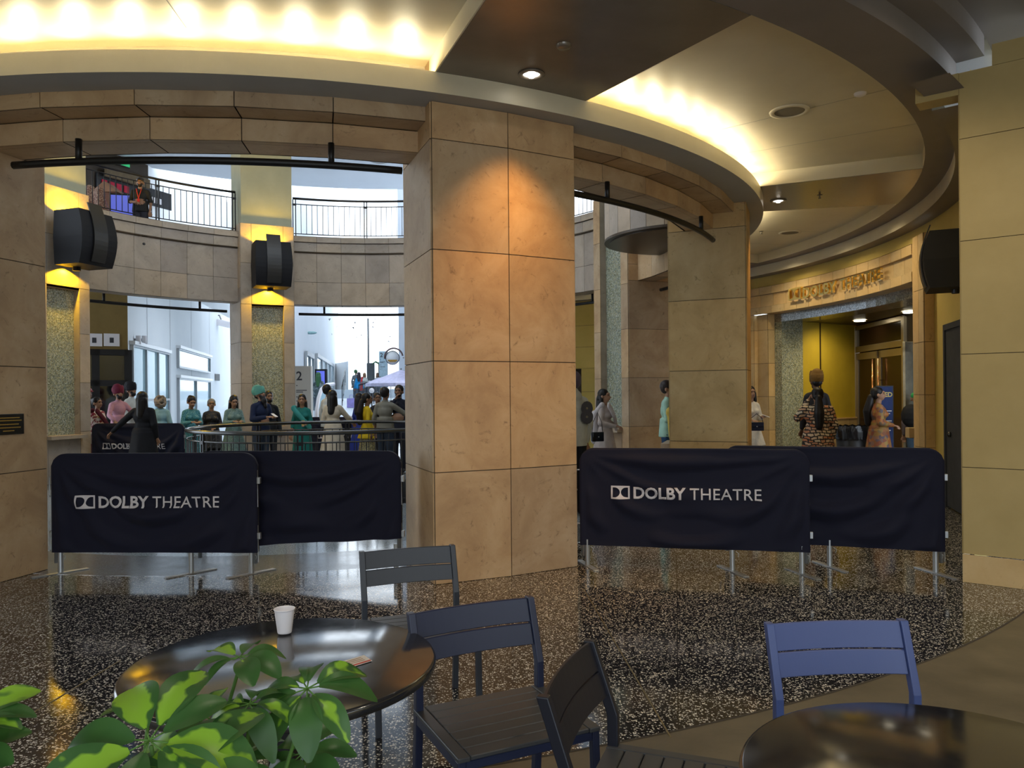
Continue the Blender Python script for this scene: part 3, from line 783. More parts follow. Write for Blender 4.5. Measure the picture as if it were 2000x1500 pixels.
grille(1542, 217, .20, 'large round ceiling speaker with tan grille in the lit bay'); grille(1543, 454, .20, 'round ceiling speaker in the farther lit bay')
mb = MB(); mb.lathe([(.0005, -.03), (.03, -.03), (.055, -.018), (.06, 0)], 24); o = mb.build('smoke_detector', 'white_plastic', None, True, onz(1680, 182, Z_C - .001)); tag(o, 'white domed detector near the edge of the lit ceiling bay', 'smoke detector')
mb = MB(); mb.lathe([(.0005, -.028), (.05, -.026), (.058, -.014), (.062, 0)], 24); o = mb.build('smoke_detector', 'bronze_paint', None, True, onz(1101, 88, Z_RIM - .005)); tag(o, 'brown disc detector on the dark ceiling beam', 'smoke detector')
mb = MB(); mb.lathe([(.0005, -.05), (.02, -.05), (.012, -.03), (.012, -.006), (.04, 0)], 16); o = mb.build('sprinkler', 'bronze_paint', None, True, onz(1601, 381, Z_RIM - .005)); tag(o, 'small sprinkler head on the farther dark ceiling beam', 'sprinkler')
mb = MB(); mb.lathe([(.0005, -.05), (.02, -.05), (.012, -.03), (.012, -.006), (.04, 0)], 16); o = mb.build('sprinkler', 'bronze_paint', None, True, onz(1487, 452, Z_C - .002)); tag(o, 'tiny sprinkler head in the farther lit bay beside column', 'sprinkler')
for (px, py, Y), lb in (((1679, 626, 0), 'oval glowing foyer downlight nearest the yellow wall'), ((1776, 609, 0), 'oval glowing foyer downlight beside the right pilaster'), ((1772, 630, 0), 'small distant foyer downlight over the glass doors')):
    root = empty('downlight', onz(px, py, 3.235), 0, lb, 'ceiling light', 'foyer downlights')
    s = .5 if py == 630 else 1
    mb = MB(); mb.lathe([(.0005, -.02), (.11 * s, -.02), (.13 * s, -.004)], 28); mb.build('lamp', 'lamp_glow', root, True)
    mb = MB(); mb.lathe([(.125 * s, -.012), (.15 * s, -.010), (.155 * s, 0)], 28); mb.build('trim_ring', 'cream_paint', root, True)
root = empty('round_diffuser', at(741, 314, 20.5), 0, 'round fitting on the pale canopy ceiling upstairs', 'ceiling light'); root.location.z = 7.99
mb = MB(); mb.lathe([(.0005, -.1), (.2, -.1), (.32, -.05), (.34, 0)], 28); mb.build('diffuser', 'print_grey', root, True)

# ---- entrance sign
def wallpt(px, py, r=RW - .05):
    x, z = ray(px, py); A = x * x + 1; B = -2 * (x * CX + CY); Cc = CX * CX + CY * CY - r * r
    Y = (-B + math.sqrt(max(0, B * B - 4 * A * Cc))) / (2 * A); return Vector((x * Y, Y, 1.68 + z * Y))
SGN = empty('entrance_sign', P(100, RW - .1, 3.7), 0, 'raised gold letters and emblem on the stone frieze over the entrance', 'sign')
p0 = wallpt(1547, 580); p1 = wallpt(1728, 540)
ang0 = math.degrees(math.atan2(p0.x - CX, -(p0.y - CY))); ang1 = math.degrees(math.atan2(p1.x - CX, -(p1.y - CY)))
def on_arc(me, r, s0, z0, depth):
    # local x runs along the wall towards the right of the picture, y up, z out
    for v in me.vertices:
        a = ang0 - math.degrees((v.co.x + s0) / r); q = P(a, r - v.co.z - .02 - depth, z0 + v.co.y); v.co = q - SGN.location
arc = R(ang0 - ang1) * RW
me1 = text_mesh('DOLBY', .30, .008, 1.02, .024, .06); me2 = text_mesh('THEATRE', .30, .002, 1.05, .024, .06)
lg = logo_mesh(.36, .25, .06, .035)
w1 = width(me1); w2 = width(me2); tot = .36 + .05 + (w1[1] - w1[0]) + .12 + (w2[1] - w2[0]); k = arc / tot
zb = 3.585; s = 0
for me, nm, adv, gap in ((lg, 'emblem', .36, .05), (me1, 'lettering', w1[1] - w1[0], .12), (me2, 'lettering', w2[1] - w2[0], 0)):
    off = 0 if nm == 'emblem' else width(me)[0]
    for v in me.vertices: v.co.x = (v.co.x - off) * k; v.co.y *= 1.0
    on_arc(me, RW - .05, s, zb, .04); o = link_me(me, nm, 'gold_metal', SGN); s += (adv + gap) * k

# ---- crowd barriers
def drape(u, v, seed, L_):
    t = noise.noise(Vector((u * 1.1 + seed * 7, v * 2.2, seed))) * .018
    # swags hanging from the two top corners
    for cx, sg in ((0, 1), (L_, -1)):
        x = abs(u - cx); d = math.hypot(x, (1.1 - v) * 1.25); th = math.atan2((1.1 - v) * 1.25, x + .001)
        t += .012 * math.sin(th * 15 + seed * 2 + d * 2.2) * min(1, d * 1.8) * math.exp(-((d - .85) / .75) ** 2)
    t += .009 * math.sin((v + .26 * ((u / L_ - .5) * 2) ** 2 * -1) * 24 + seed) * math.exp(-((u / L_ - .5) * 2.3) ** 2) * (1 if v < .8 else 0.3)
    t += noise.noise(Vector((u * 6, v * 6, seed + 3))) * .004
    ed = min(1, (u) / .06, (L_ - u) / .06, (v - .2) / .05 + .15, (1.13 - v) / .08 + .1); return max(-.007, 2.5 * t * max(0, ed))
def barrier(a, b, lb, seed, text=True, feet=(0.02, .68, .98), hooks='left', footrot=0.9, t0=(.205, .205)):
    a = Vector((a[0], a[1], 0)); b = Vector((b[0], b[1], 0)); d = b - a; L_ = d.length; rz = math.atan2(d.y, d.x)
    root = empty('crowd_barrier', a, rz, lb, 'barrier', 'steel crowd barriers with navy covers')
    Rc = .14; H = 1.115
    f = MB(); pts = [(0, 0, .10), (0, 0, H - Rc)] + [(Rc - Rc * math.cos(t), 0, H - Rc + Rc * math.sin(t)) for t in [PI / 2 * k / 6 for k in range(1, 7)]]
    pts += [(L_ - Rc + Rc * math.sin(t), 0, H - Rc + Rc * math.cos(t)) for t in [PI / 2 * k / 6 for k in range(0, 7)]] + [(L_, 0, .10)]
    f.tube(pts, .020, 10); f.tube([(0, 0, t0[0] + .05), (L_, 0, t0[1] + .05)], .016, 8)
    f.build('frame', 'galvanised', root, True)
    for q in feet:
        x = min(max(q * L_, .0), L_); lg_ = MB(); lg_.tube([(x, 0, .01), (x, 0, .26)], .024, 12)
        c, s_ = math.cos(footrot), math.sin(footrot); M = Matrix.Translation((x, 0, 0)) @ Matrix.Rotation(footrot, 4, 'Z')
        lg_.box((-.24, -.028, .0), (.24, .028, .010), 0, M); lg_.box((-.25, -.02, .0), (.25, .02, .008), 0, M)
        lg_.tube([(x + .03, -.01, .19), (x + .06, -.02, .17), (x + .05, -.02, .14)], .004, 6)
        bevel(lg_.build('foot', 'galvanised', root), .003, 1)
    # cloth
    nu, nv = 84, 40; g = MB()
    def top(u):
        e = min(u, L_ - u) + .03; return H + .028 - (0 if e > Rc else Rc - math.sqrt(max(0, Rc * Rc - (Rc - e) ** 2)))
    fr = []; bk = []
    for i in range(nu + 1):
        u = -.028 + (L_ + .056) * i / nu
        for j in range(nv + 1):
            T0 = t0[0] + (t0[1] - t0[0]) * u / L_; tz = top(u); z = T0 + .006 * math.sin(u * 9 + seed) * 0 + (tz - T0) * j / nv; uc = min(max(u, 0), L_)
            fr.append((u, -.030 - drape(uc, z, seed, L_), z)); bk.append((u, .030 + .5 * drape(uc, z, seed + 5, L_), z))
    n1 = (nu + 1) * (nv + 1); g.v = fr + bk
    for i in range(nu):
        for j in range(nv):
            p = i * (nv + 1) + j; q = p + nv + 1
            g.f.append((p, q, q + 1, p + 1)); g.f.append((n1 + p, n1 + p + 1, n1 + q + 1, n1 + q)); g.m += [0, 0]
        p = i * (nv + 1) + nv; q = p + nv + 1; g.f.append((p, q, n1 + q, n1 + p)); g.m.append(0)
    for i in (0, nu):
        for j in range(nv):
            p = i * (nv + 1) + j; fc = (p, p + 1, n1 + p + 1, n1 + p); g.f.append(fc if i == 0 else fc[::-1]); g.m.append(0)
    cl = g.build('banner', 'navy_cloth', root, True)
    if text:
        m1 = text_mesh('DOLBY', .152, .0045, 1.0, 0, .02); m2 = text_mesh('THEATRE', .152, .0006, 1.04, 0, .02); l0 = logo_mesh(.18, .125, .016)
        a1, a2 = width(m1), width(m2); tw = .18 + .035 + (a1[1] - a1[0]) + .035 + (a2[1] - a2[0]); k = 1.38 / tw; x0 = .225 if hooks == 'left' else .275; s = x0; zb = .632 if hooks == 'left' else .668
        for me, nm, adv, gp in ((l0, 'emblem', .18, .035), (m1, 'lettering', a1[1] - a1[0], .035), (m2, 'lettering', a2[1] - a2[0], 0)):
            off = 0 if nm == 'emblem' else width(me)[0]
            for v in me.vertices:
                u = (v.co.x - off) * k + s; z = zb + v.co.y - (.008 if nm == 'emblem' else 0); v.co = (u, -.041 - drape(u, z, seed, L_), z)
            o = link_me(me, nm, 'cloth_print', cl); s += (adv + gp) * k
            if nm == 'emblem': o['label'] = 'pale printed emblem'
            so = o.modifiers.new('thickness', 'SOLIDIFY'); so.thickness = .001
    # hooks and clamps
    for z in (.36, .88):
        hk = MB(); hk.tube([(-.01, 0, z + .05), (-.055, 0, z + .05), (-.065, 0, z + .03), (-.065, 0, z - .13), (-.055, 0, z - .15)], .007, 6); hk.build('hook', 'galvanised', root, True)
        hk = MB(); hk.box((L_ + .005, -.02, z - .03), (L_ + .055, .02, z + .03)); hk.tube([(L_ + .025, 0, z + .1), (L_ + .028, 0, z - .25)], .006, 6); bevel(hk.build('clamp', 'galvanised', root), .004, 2)
    return root
barrier((-4.36, 7.33), (-2.43, 7.23), 'navy covered crowd barrier with white lettering at the left foreground', 1)
barrier((-3.06, 7.50), (-1.085, 7.29), 'plain navy covered crowd barrier between the left lettered one and central column', 4, False, (.985,), t0=(.205, .315))
barrier((.68, 7.46), (2.68, 7.02), 'navy covered crowd barrier with white lettering right of the central column', 2, footrot=-1.1, hooks='r')
barrier((2.12, 7.62), (4.02 - .12, 7.0), 'plain navy covered crowd barrier next to the ochre wall', 7, False, (.5, .975), footrot=-1.0)
barrier((-8.5, 15.6), (-6.56, 15.3), 'distant lettered navy barrier behind the woman in black', 3)
barrier((-4.95, 18.7), (-3.0, 18.55), 'far navy barrier behind the people at the round railing', 5)

# ---- plaque on the left column
root = empty('plaque', onz(10, 829, 1.3), 0, 'small dark bronze plaque with gold lines on the left edge column', 'plaque')
pl = Vector((-4.5 - .0, 6.75)); pc = Vector((-4.662, 7.07, 1.435))
root.location = pc; d = (P(-13.2, 5.95).xy - P(-13.2, 7).xy).normalized(); root.rotation_euler = (0, 0, math.atan2(d.y, d.x))
mb = MB(); mb.box((-.17, -.03, -.095), (.17, -.012, .095)); bevel(mb.build('plate', 'black_gloss', root), .004)
mb = MB()
for k, w in ((.06, .12), (.035, .14), (.0, .11), (-.03, .13), (-.06, .06)): mb.box((-w, -.032, k - .004), (w, -.0301, k + .004))
mb.build('engraved_lines', 'gold_metal', root)

# ---- chairs
nt('navy_shaded', (.009, .010, .018), .4); nt('slate_blue', (.03, .036, .05), .4); nt('navy_skylit', (.055, .085, .24), .38)  # sideways chair darkened for shade, right chair brightened for skylight, in the colour
def chair(name, TL, TR, lb, paint='navy_paint', flip=False, H=.81):
    # TL, TR: the two upper ends of the backrest as seen from the camera
    TL = Vector(TL); TR = Vector(TR); d = TR - TL; W = d.length; mid = (TL + TR) / 2; rz = math.atan2(d.y, d.x)
    fw = Vector((d.y, -d.x)).normalized()
    root = empty('dining_chair', (mid.x + fw.x * .30, mid.y + fw.y * .30, 0), rz, lb, 'chair', 'slatted metal cafe chairs')
    hw = W / 2; sh = .455
    def leg(pts, wx=.016, wy=.012):
        mb = MB(); 
        for k in range(len(pts)): pass
        n = len(pts); i0 = 0
        for p in pts: x, y, z = p; mb.v += [(x - wx, y - wy, z), (x + wx, y - wy, z), (x + wx, y + wy, z), (x - wx, y + wy, z)]
        for k in range(n - 1):
            for q in range(4): q2 = (q + 1) % 4; mb.f.append((4 * k + q, 4 * k + q2, 4 * k + 4 + q2, 4 * k + 4 + q)); mb.m.append(0)
        mb.f += [(3, 2, 1, 0), (4 * n - 4, 4 * n - 3, 4 * n - 2, 4 * n - 1)]; mb.m += [0, 0]
        return bevel(mb.build('leg', paint, root), .004, 2)
    def yb(z): return .215 + (0 if z < .56 else (z - .56) * .33) + (.04 * (1 - z / .45) if z < .45 else 0)
    for s in (-1, 1):
        leg([(s * (hw - .016), yb(z), z) for z in (0, .2, .45, .56, .60, .64, .72, H)], .015, .019)
        leg([(s * (hw - .016), -.215 - .02 * (1 - z / .44), z) for z in (0, .2, .44)], .015, .015)
        mb = MB(); mb.box((s * (hw - .016) - .013, -.215, sh - .055), (s * (hw - .016) + .013, .215, sh - .018)); bevel(mb.build('side_rail', paint, root), .003, 1)
    mb = MB(); mb.box((-hw + .03, -.228, sh - .05), (hw - .03, -.206, sh - .018)); mb.box((-hw + .03, .2, sh - .05), (hw - .03, .222, sh - .018)); bevel(mb.build('seat_frame', paint, root), .003, 1)
    n = 7
    for x0 in (-hw, hw - .045): mb = MB(); mb.box((x0, -.235, sh - .018), (x0 + .045, .235, sh)); bevel(mb.build('seat_edge', 'slate_paint', root), .004, 2)
    for k in range(n):
        y0 = -.235 + .47 * k / n; mb = MB(); mb.box((-hw + .047, y0 + .002, sh - .016), (hw - .047, y0 + .47 / n - .002, sh)); bevel(mb.build('seat_slat', 'slate_paint', root), .003, 1)
    for z0, z1 in ((H - .185, H - .102), (H - .097, H - .004)):
        mb = MB(); m_ = 12
        for k in range(m_ + 1):
            x = -hw + .030 + (W - .06) * k / m_; bow = .022 * (1 - (2 * k / m_ - 1) ** 2)
            for z in (z0, z1): y = yb(z) + bow; mb.v += [(x, y - .007, z), (x, y + .007, z)]
        for k in range(m_):
            b = 4 * k; c = b + 4
            for q in ((0, 2, 3, 1),): pass
            mb.f += [(b, c, c + 2, b + 2), (b + 1, b + 3, c + 3, c + 1), (b + 2, c + 2, c + 3, b + 3), (b, b + 1, c + 1, c)]; mb.m += [0] * 4
        mb.f += [(0, 2, 3, 1), (4 * m_, 4 * m_ + 1, 4 * m_ + 3, 4 * m_ + 2)]; mb.m += [0, 0]
        bevel(mb.build('back_slat', paint, root), .003, 1)
    return root
chair('a', onz(701, 1077, .81).xy, onz(888, 1063, .81).xy, 'dark slatted metal chair behind the round table nearest the central column', 'slate_blue')
chair('b', onz(792, 1203, .81).xy + Vector((.0, .04)), onz(1040, 1168, .81).xy + Vector((.0, .04)), 'navy slatted metal chair pulled up at the right side of the left table')
chair('c', onz(1056, 1362, .81).xy, onz(1152, 1247, .81).xy, 'black looking metal chair turned sideways in the centre foreground', 'navy_shaded')
chair('d', onz(1493, 1216, .81).xy, onz(1769, 1209, .81).xy, 'skylit blue metal chair standing behind the right foreground table', 'navy_skylit')
for o in bpy.data.objects:
    if o.type == 'MESH' and o.data.materials and o.data.materials[0] is None: print('NOMAT', o.name)

# ---- tables
def table(x, y, r, lb, ga=0):
    root = empty('round_table', (x, y, 0), 0, lb, 'table', 'round black cafe tables')
    mb = MB(); mb.lathe([(.0005, .74), (r - .012, .74), (r - .004, .737), (r, .729), (r, .712), (r - .006, .706), (r - .03, .705), (.0005, .712)], 96); mb.build('tabletop', 'table_black', root, True)
    mb = MB(); mb.box((-.045, -.045, .03), (.045, .045, .715)); bevel(mb.build('pedestal', 'black_metal', root), .006)
    for k in range(4):
        M = Matrix.Rotation(R(ga + 90 * k), 4, 'Z'); mb = MB(); mb.box((.03, -.03, .008), (r * .72, .03, .034), 0, M); mb.box((r * .68, -.03, 0), (r * .74, .03, .012), 0, M)
        bevel(mb.build('foot', 'black_metal', root), .004)
        mb = MB(); mb.box((.03, -.014, .69), (r * .8, .014, .709), 0, M); mb.build('top_bracket', 'black_metal', root)
    return root
TB = (-.815, 2.715)
table(*TB, .535, 'round black metal table with paper cup beside the green plant', 20)
table(1.064, 1.805, .518, 'empty round black metal table at the lower right', 10)
# thin support rod seen under the rim
# ---- cup, card
p = onz(556, 1236, .742); root = empty('paper_cup', p, 0, 'white ribbed disposable cup on the left round table', 'cup')
mb = MB(); pr = [(.0005, .001), (.026, .001), (.027, .003)] + [(.027 + .0115 * k / 20 + (.0006 if k % 2 else 0), .003 + .089 * k / 20) for k in range(1, 20)] + [(.0385, .092), (.041, .0935), (.041, .097), (.0385, .097), (.037, .092), (.026, .006), (.0005, .005)]
mb.lathe(pr, 40); mb.build('cup_body', 'white_plastic', root, True)
c = [onz(*q, .7425) for q in ((652, 1297), (668, 1309), (727, 1291), (711, 1280))]
ctr = sum(c, Vector()) / 4; root = empty('card', ctr, 0, 'small white and red printed card lying on the left round table', 'card')
mb = MB(); mb.prism([(q.x - ctr.x, q.y - ctr.y) for q in c][::-1] if ((c[1] - c[0]).cross(c[2] - c[1])).z < 0 else [(q.x - ctr.x, q.y - ctr.y) for q in c], 0, .0015); mb.build('card_sheet', flat('card_paper', (.72, .66, .60)), root)
mb = MB(); e0, e1 = (c[1] - c[0]), (c[2] - c[1])
def cp(s, t): return c[0] + e0 * s + e1 * t - ctr
mb.quad(*[cp(s, t) + Vector((0, 0, .0022)) for s, t in ((.82, .02), (.98, .02), (.98, .98), (.82, .98))]); mb.build('red_strip', flat('card_red', (.55, .10, .07)), root)
mb = MB()
for k in range(3): mb.quad(*[cp(s, t) + Vector((0, 0, .0023)) for s, t in ((.2 + k * .2, .2 + .1 * k), (.28 + k * .2, .2 + .1 * k), (.28 + k * .2, .85), (.2 + k * .2, .85))])
mb.build('print', flat('card_print', (.45, .30, .18)), root)
# ---- plant in the foreground
m = nt('leaf', (.05, .16, .02), .38); nd = m.node_tree.nodes; pb = nd['Principled BSDF']
uvn = N(m, 'ShaderNodeUVMap'); sx = N(m, 'ShaderNodeSeparateXYZ'); L(m, uvn.outputs[0], sx.inputs[0])
co = coords(m); nz = noisy(m, co, 26, 2.2, .5)
ad = N(m, 'ShaderNodeMath', operation='MULTIPLY_ADD'); ad.inputs[1].default_value = 1.9; L(m, nz, ad.inputs[0]); mh = N(m, 'ShaderNodeMath', operation='MULTIPLY'); mh.inputs[1].default_value = .45; L(m, sx.outputs[0], mh.inputs[0]); L(m, mh.outputs[0], ad.inputs[2])
at_ = N(m, 'ShaderNodeAttribute', attribute_name='vari'); sub = N(m, 'ShaderNodeMath', operation='SUBTRACT'); L(m, at_.outputs['Fac'], sub.inputs[0]); L(m, ad.outputs[0], sub.inputs[1])
vf = ramp(m, sub.outputs[0], ((.0, (0, 0, 0)), (.12, (1, 1, 1))))
gr = ramp(m, noisy(m, co, 9, 3), ((.3, (.04, .12, .03)), (.7, (.08, .20, .045))))
c = mix(m, vf, gr, (.32, .58, .045)); setc(m, c)
tr = N(m, 'ShaderNodeBsdfTranslucent'); L(m, c, tr.inputs[0]); mx = N(m, 'ShaderNodeMixShader'); mx.inputs[0].default_value = .38
L(m, pb.outputs[0], mx.inputs[1]); L(m, tr.outputs[0], mx.inputs[2]); L(m, mx.outputs[0], nd['Material Output'].inputs[0])
def plant(lb, base, umbels, seed):
    rnd = random.Random(seed); root = empty('umbrella_plant', base, 0, lb, 'plant'); B = Vector(base)
    lf = MB(); st = MB(); vari = []
    for (px, py, Y, ln, cnt, va, tilt, droop) in umbels:
        c = at(px, py, Y); ax = (Vector((rnd.uniform(-.25, .25), -tilt, 1))).normalized()
        X = ax.cross(Vector((0, 1, 0))).normalized(); Z = ax; Yv = Z.cross(X)
        b = Vector((B.x + rnd.uniform(-.05, .05), B.y + rnd.uniform(-.05, .05), B.z + .56)); mid = (b + c) / 2 + Vector((rnd.uniform(-.05, .05), rnd.uniform(-.03, .03), .04))
        pts = []
        for k in range(13): t = k / 12; pts.append(b * (1 - t) ** 2 + mid * 2 * t * (1 - t) + (c - ax * .01) * t * t)
        st.tube(pts, [.0045 - .002 * k / 12 for k in range(13)], 6)
        th0 = rnd.uniform(0, 6)
        for k in range(cnt):
            th = th0 + 2 * PI * k / cnt + rnd.uniform(-.2, .2); l = ln * rnd.uniform(.72, 1.08); w = l * rnd.uniform(.25, .32)
            d = X * math.cos(th) + Yv * math.sin(th); sd = Z.cross(d); pet = .22 * l; dr = droop * rnd.uniform(.6, 1.5); i0 = len(lf.v); nn = 10
            v_ = .35 + va * rnd.uniform(.1, 1.25); tw = rnd.uniform(-.35, .35)
            st.tube([c, c + d * pet], .0011, 5)
            for q in range(nn + 1):
                t = q / nn; wd = w * (math.sin(PI * min(1, t ** 1.18 * .97 + .015)) ** .62); ce = c + d * (pet + l * t) + Z * (.10 * l * math.sin(t * 2) - dr * l * t * t)
                for sI in (-1, -.5, 0, .5, 1):
                    lf.v.append(tuple(ce + sd * (wd * sI) + Z * (abs(sI) * wd * .28 + tw * sI * wd * .5)))
            for q in range(nn):
                for e in range(4):
                    p = i0 + q * 5 + e; lf.f.append((p, p + 5, p + 6, p + 1)); lf.m.append(0); us = [abs(e - 2) / 2, abs(e - 2) / 2, abs(e - 1) / 2, abs(e - 1) / 2]
                    lf.uv[len(lf.f) - 1] = [(u, t) for u, t in zip(us, (q / nn, (q + 1) / nn, (q + 1) / nn, q / nn))]
            vari += [v_] * ((nn + 1) * 5)
    lf.v = [tuple(Vector(v) - B) for v in lf.v]; st.v = [tuple(Vector(v) - B) for v in st.v]
    o = lf.build('foliage', 'leaf', root, True); at2 = o.data.attributes.new('vari', 'FLOAT', 'POINT'); at2.data.foreach_set('value', vari)
    st.build('stem', flat('stem_green', (.09, .20, .035), .6), root, True)
    mb = MB(); mb.lathe([(.0005, 0), (.15, 0), (.19, .55), (.20, .56), (.18, .56), (.17, .53), (.0005, .53)], 32); mb.build('pot', flat('pot_grey', (.20, .19, .18)), root, True)
    mb = MB(); mb.lathe([(.0005, .54), (.172, .535)], 24); mb.build('soil', flat('soil', (.03, .02, .014)), root)
    for ch in root.children:
        pass
plant('green and yellow variegated umbrella plant in the lower left foreground', (-.50, 1.0, 0), [
    (292, 1446, .92, .100, 8, .85, .55, .25), (468, 1283, 1.12, .062, 7, .75, .1, .35), (600, 1345, 1.06, .070, 9, .62, .45, .55), (487, 1375, 1.02, .056, 7, 1.1, .3, .8),
    (402, 1400, 1.05, .052, 5, 1.0, .3, .3), (290, 1375, 1.1, .05, 4, .7, -.2, .1), (592, 1470, 1.1, .070, 8, .3, .5, .5), (455, 1492, 1.08, .075, 8, .1, .4, .4), (370, 1510, .9, .095, 8, .8, .5, .4),
    ], 5)
plant('cut off sprig of the same kind of plant at the left frame edge', (-.80, .88, 0), [(-62, 1408, .85, .060, 9, .9, .2, .2), (-75, 1485, .85, .064, 8, .7, .3, .2)], 11)
# ---- entrance furniture
def along(p, q): d = (Vector(q) - Vector(p)); return d.length, d.normalized()
root = empty('door_3', (FB.x, FB.y, 0), math.atan2(FC.y - FB.y, FC.x - FB.x)); struct(root); ln = (FC - FB).length
DL = ln / 2
nt('door_metal', (.42, .36, .26), .35, .8); nt('copper', (.75, .38, .20), .25, 1)
mb = MB(); mb.box((-.06, -.06, 0), (.06, .06, 3.2)); mb.box((ln - .06, -.06, 0), (ln + .06, .06, 3.2)); mb.box((0, -.05, 2.58), (ln, .05, 2.72)); mb.box((0, -.05, 3.12), (ln, .05, 3.22)); bevel(mb.build('door_frame', 'door_metal', root), .006)
for k in range(2):
    x0, x1 = k * DL + .05, (k + 1) * DL - .02
    mb = MB(); mb.box((x0, -.03, .02), (x0 + .10, .03, 2.56)); mb.box((x1 - .10, -.03, .02), (x1, .03, 2.56)); mb.box((x0, -.03, 2.40), (x1, .03, 2.56)); mb.box((x0, -.03, .02), (x1, .03, .28)); lf = bevel(mb.build('door_leaf', 'door_metal', root), .004)
    mb = MB(); mb.box((x0 + .1, -.006, .28), (x1 - .1, .006, 2.40)); mb.build('pane', 'glass_amber', lf)
    xs = x1 - .13 if k == 0 else x0 + .13
    mb = MB(); mb.tube([(xs, -.09, .5), (xs, -.09, 2.38)], .018, 10); mb.tube([(xs, -.09, 1.9), (xs, -.02, 1.9)], .008, 6); mb.tube([(xs, -.09, .8), (xs, -.02, .8)], .008, 6); mb.build('handle', 'copper', lf, True)
mb = MB(); mb.box((.06, -.006, 2.72), (ln - .06, .006, 3.12)); mb.build('transom_pane', 'glass_amber', root)
def open_leaf(x, y, rz, lb=None):
    r = empty('door_4', (x, y, 0), rz); struct(r)
    mb = MB(); mb.box((0, -.03, .02), (.16, .03, 2.6)); mb.box((.85, -.03, .02), (1.0, .03, 2.6)); mb.box((0, -.03, 2.4), (1.0, .03, 2.6)); mb.box((0, -.03, .02), (1, .03, .3)); bevel(mb.build('door_leaf', flat('door_grey', (.36, .34, .28)), r), .004)
    mb = MB(); mb.box((.16, -.02, .3), (.85, .02, 2.4)); mb.build('pane', flat('door_pale', (.30, .32, .28)), r)
q = at(1766, 760, 14.7); open_leaf(q.x, q.y, R(18))
# amber light deeper inside
mb = MB(); mb.box((10.2, 15, 2.6), (10.35, 18.5, 3.05)); struct(mb.build('trim_40', 'amber_glow'))
# yellow wall marks: two little boxes on the door frame
# pale orange interior lamp behind the glass
spot('foyer_lamp', (9.3, 17.5, 3.1), (.3, 0, -1), 60, (1, .35, .12), 120, .9, .1)
# blue notice stand
q = at(1728, 800, 14.6); q.z = 0
root = empty('notice_stand', q, R(-5), 'blue notice on a black stand behind the woman in orange', 'sign')
mb = MB(); mb.box((-.16, -.012, .35), (.16, .012, 1.76)); mb.box((-.2, -.12, 0), (.2, .12, .03)); mb.tube([(0, .03, .02), (0, .03, 1.0)], .018, 8); bevel(mb.build('stand', 'black_metal', root), .004)
mb = MB(); mb.box((-.14, -.016, .55), (.14, -.0125, 1.74)); mb.build('notice', flat('notice_blue', (.035, .06, .20)), root)
me = text_mesh('TED', .12, .004); a_, b_ = width(me); link_me(me, 'lettering', flat('notice_gold', (.75, .62, .25)), root, Matrix.Translation((.135 - b_, -.018, 1.55)) @ Matrix.Rotation(PI / 2, 4, 'X'))
mb = MB()
for z, w in ((1.27, .10), (1.22, .07), (1.08, .10), (1.03, .10), (.9, .08)): mb.box((.02 - w + .02, -.018, z), (.02 + w, -.0165, z + .02))
mb.build('small_print', 'white_plastic', root)
# litter bin
q = at(1665, 850, 15.2); root = empty('litter_bin', (q.x, q.y, 0), 0, 'black lined litter bin behind the patterned shirt', 'bin')
mb = MB(); mb.lathe([(.0005, .01), (.26, .01), (.32, .93), (.30, .93)], 40); mb.build('bin_body', 'black_metal', root, True)
mb = MB(); pr = []
n = 60
for j in range(5): pr.append([(.335 + .012 * math.sin(k * 2.3 + j) + .006 * j, .72 + .065 * j + .012 * math.sin(k * 1.7 + j * 2)) for k in range(n)])
for j in range(5):
    for k in range(n): r_, z_ = pr[j][k]; a = 2 * PI * k / n; mb.v.append((r_ * math.cos(a) if j < 4 else (r_ - .03) * math.cos(a), r_ * math.sin(a) if j < 4 else (r_ - .03) * math.sin(a), z_))
for j in range(4):
    for k in range(n): k2 = (k + 1) % n; mb.f.append((j * n + k, j * n + k2, j * n + n + k2, j * n + n + k)); mb.m.append(0)
mb.build('liner', nt('liner_black', (.010, .010, .012), .22), root, True)
# wedge wall light
q = wallpt(1462, 632, RW - .02); root = empty('wall_light', q, R(118), 'small wedge shaped wall light above the woman in white', 'wall light')
mb = MB(); mb.v = [(-.13, 0, .12), (.13, 0, .12), (.13, 0, -.10), (-.13, 0, -.10), (-.13, .26, .06), (.13, .26, .06)]; mb.f = [(0, 1, 5, 4), (3, 4, 5, 2), (0, 4, 3), (1, 2, 5), (0, 3, 2, 1)]; mb.m = [0] * 5
bevel(mb.build('housing', 'door_metal', root), .006); 
# little stone collection box on the right pilaster
q = P(83.0, RW - .12, 1.0); root = empty('stone_box', q, R(83.0), 'little projecting stone box low on the right entrance pilaster', 'box')
mb = MB(); mb.box((-.08, -.05, -.08), (.08, .07, .08)); bevel(mb.build('box_body', 'limestone_gold', root), .008)
# dark side door
r_ = empty('door_5', P(72.6, RW - .01, 0), R(72.6)); struct(r_)
mb = MB(); mb.box((-.55, -.02, .02), (.55, .03, 2.52)); bevel(mb.build('door_leaf', flat('door_slate', (.045, .05, .06)), r_), .004)
mb = MB(); mb.ell((.3, .05, 1.05), (.04, .03, .04)); mb.build('handle', 'steel', r_, True)
mb = MB(); mb.box((-.63, -.03, 0), (-.55, .05, 2.6)); mb.box((.55, -.03, 0), (.63, .05, 2.6)); mb.box((-.63, -.03, 2.52), (.63, .05, 2.6)); mb.build('door_frame', flat('door_slate', (.045, .05, .06)), r_)

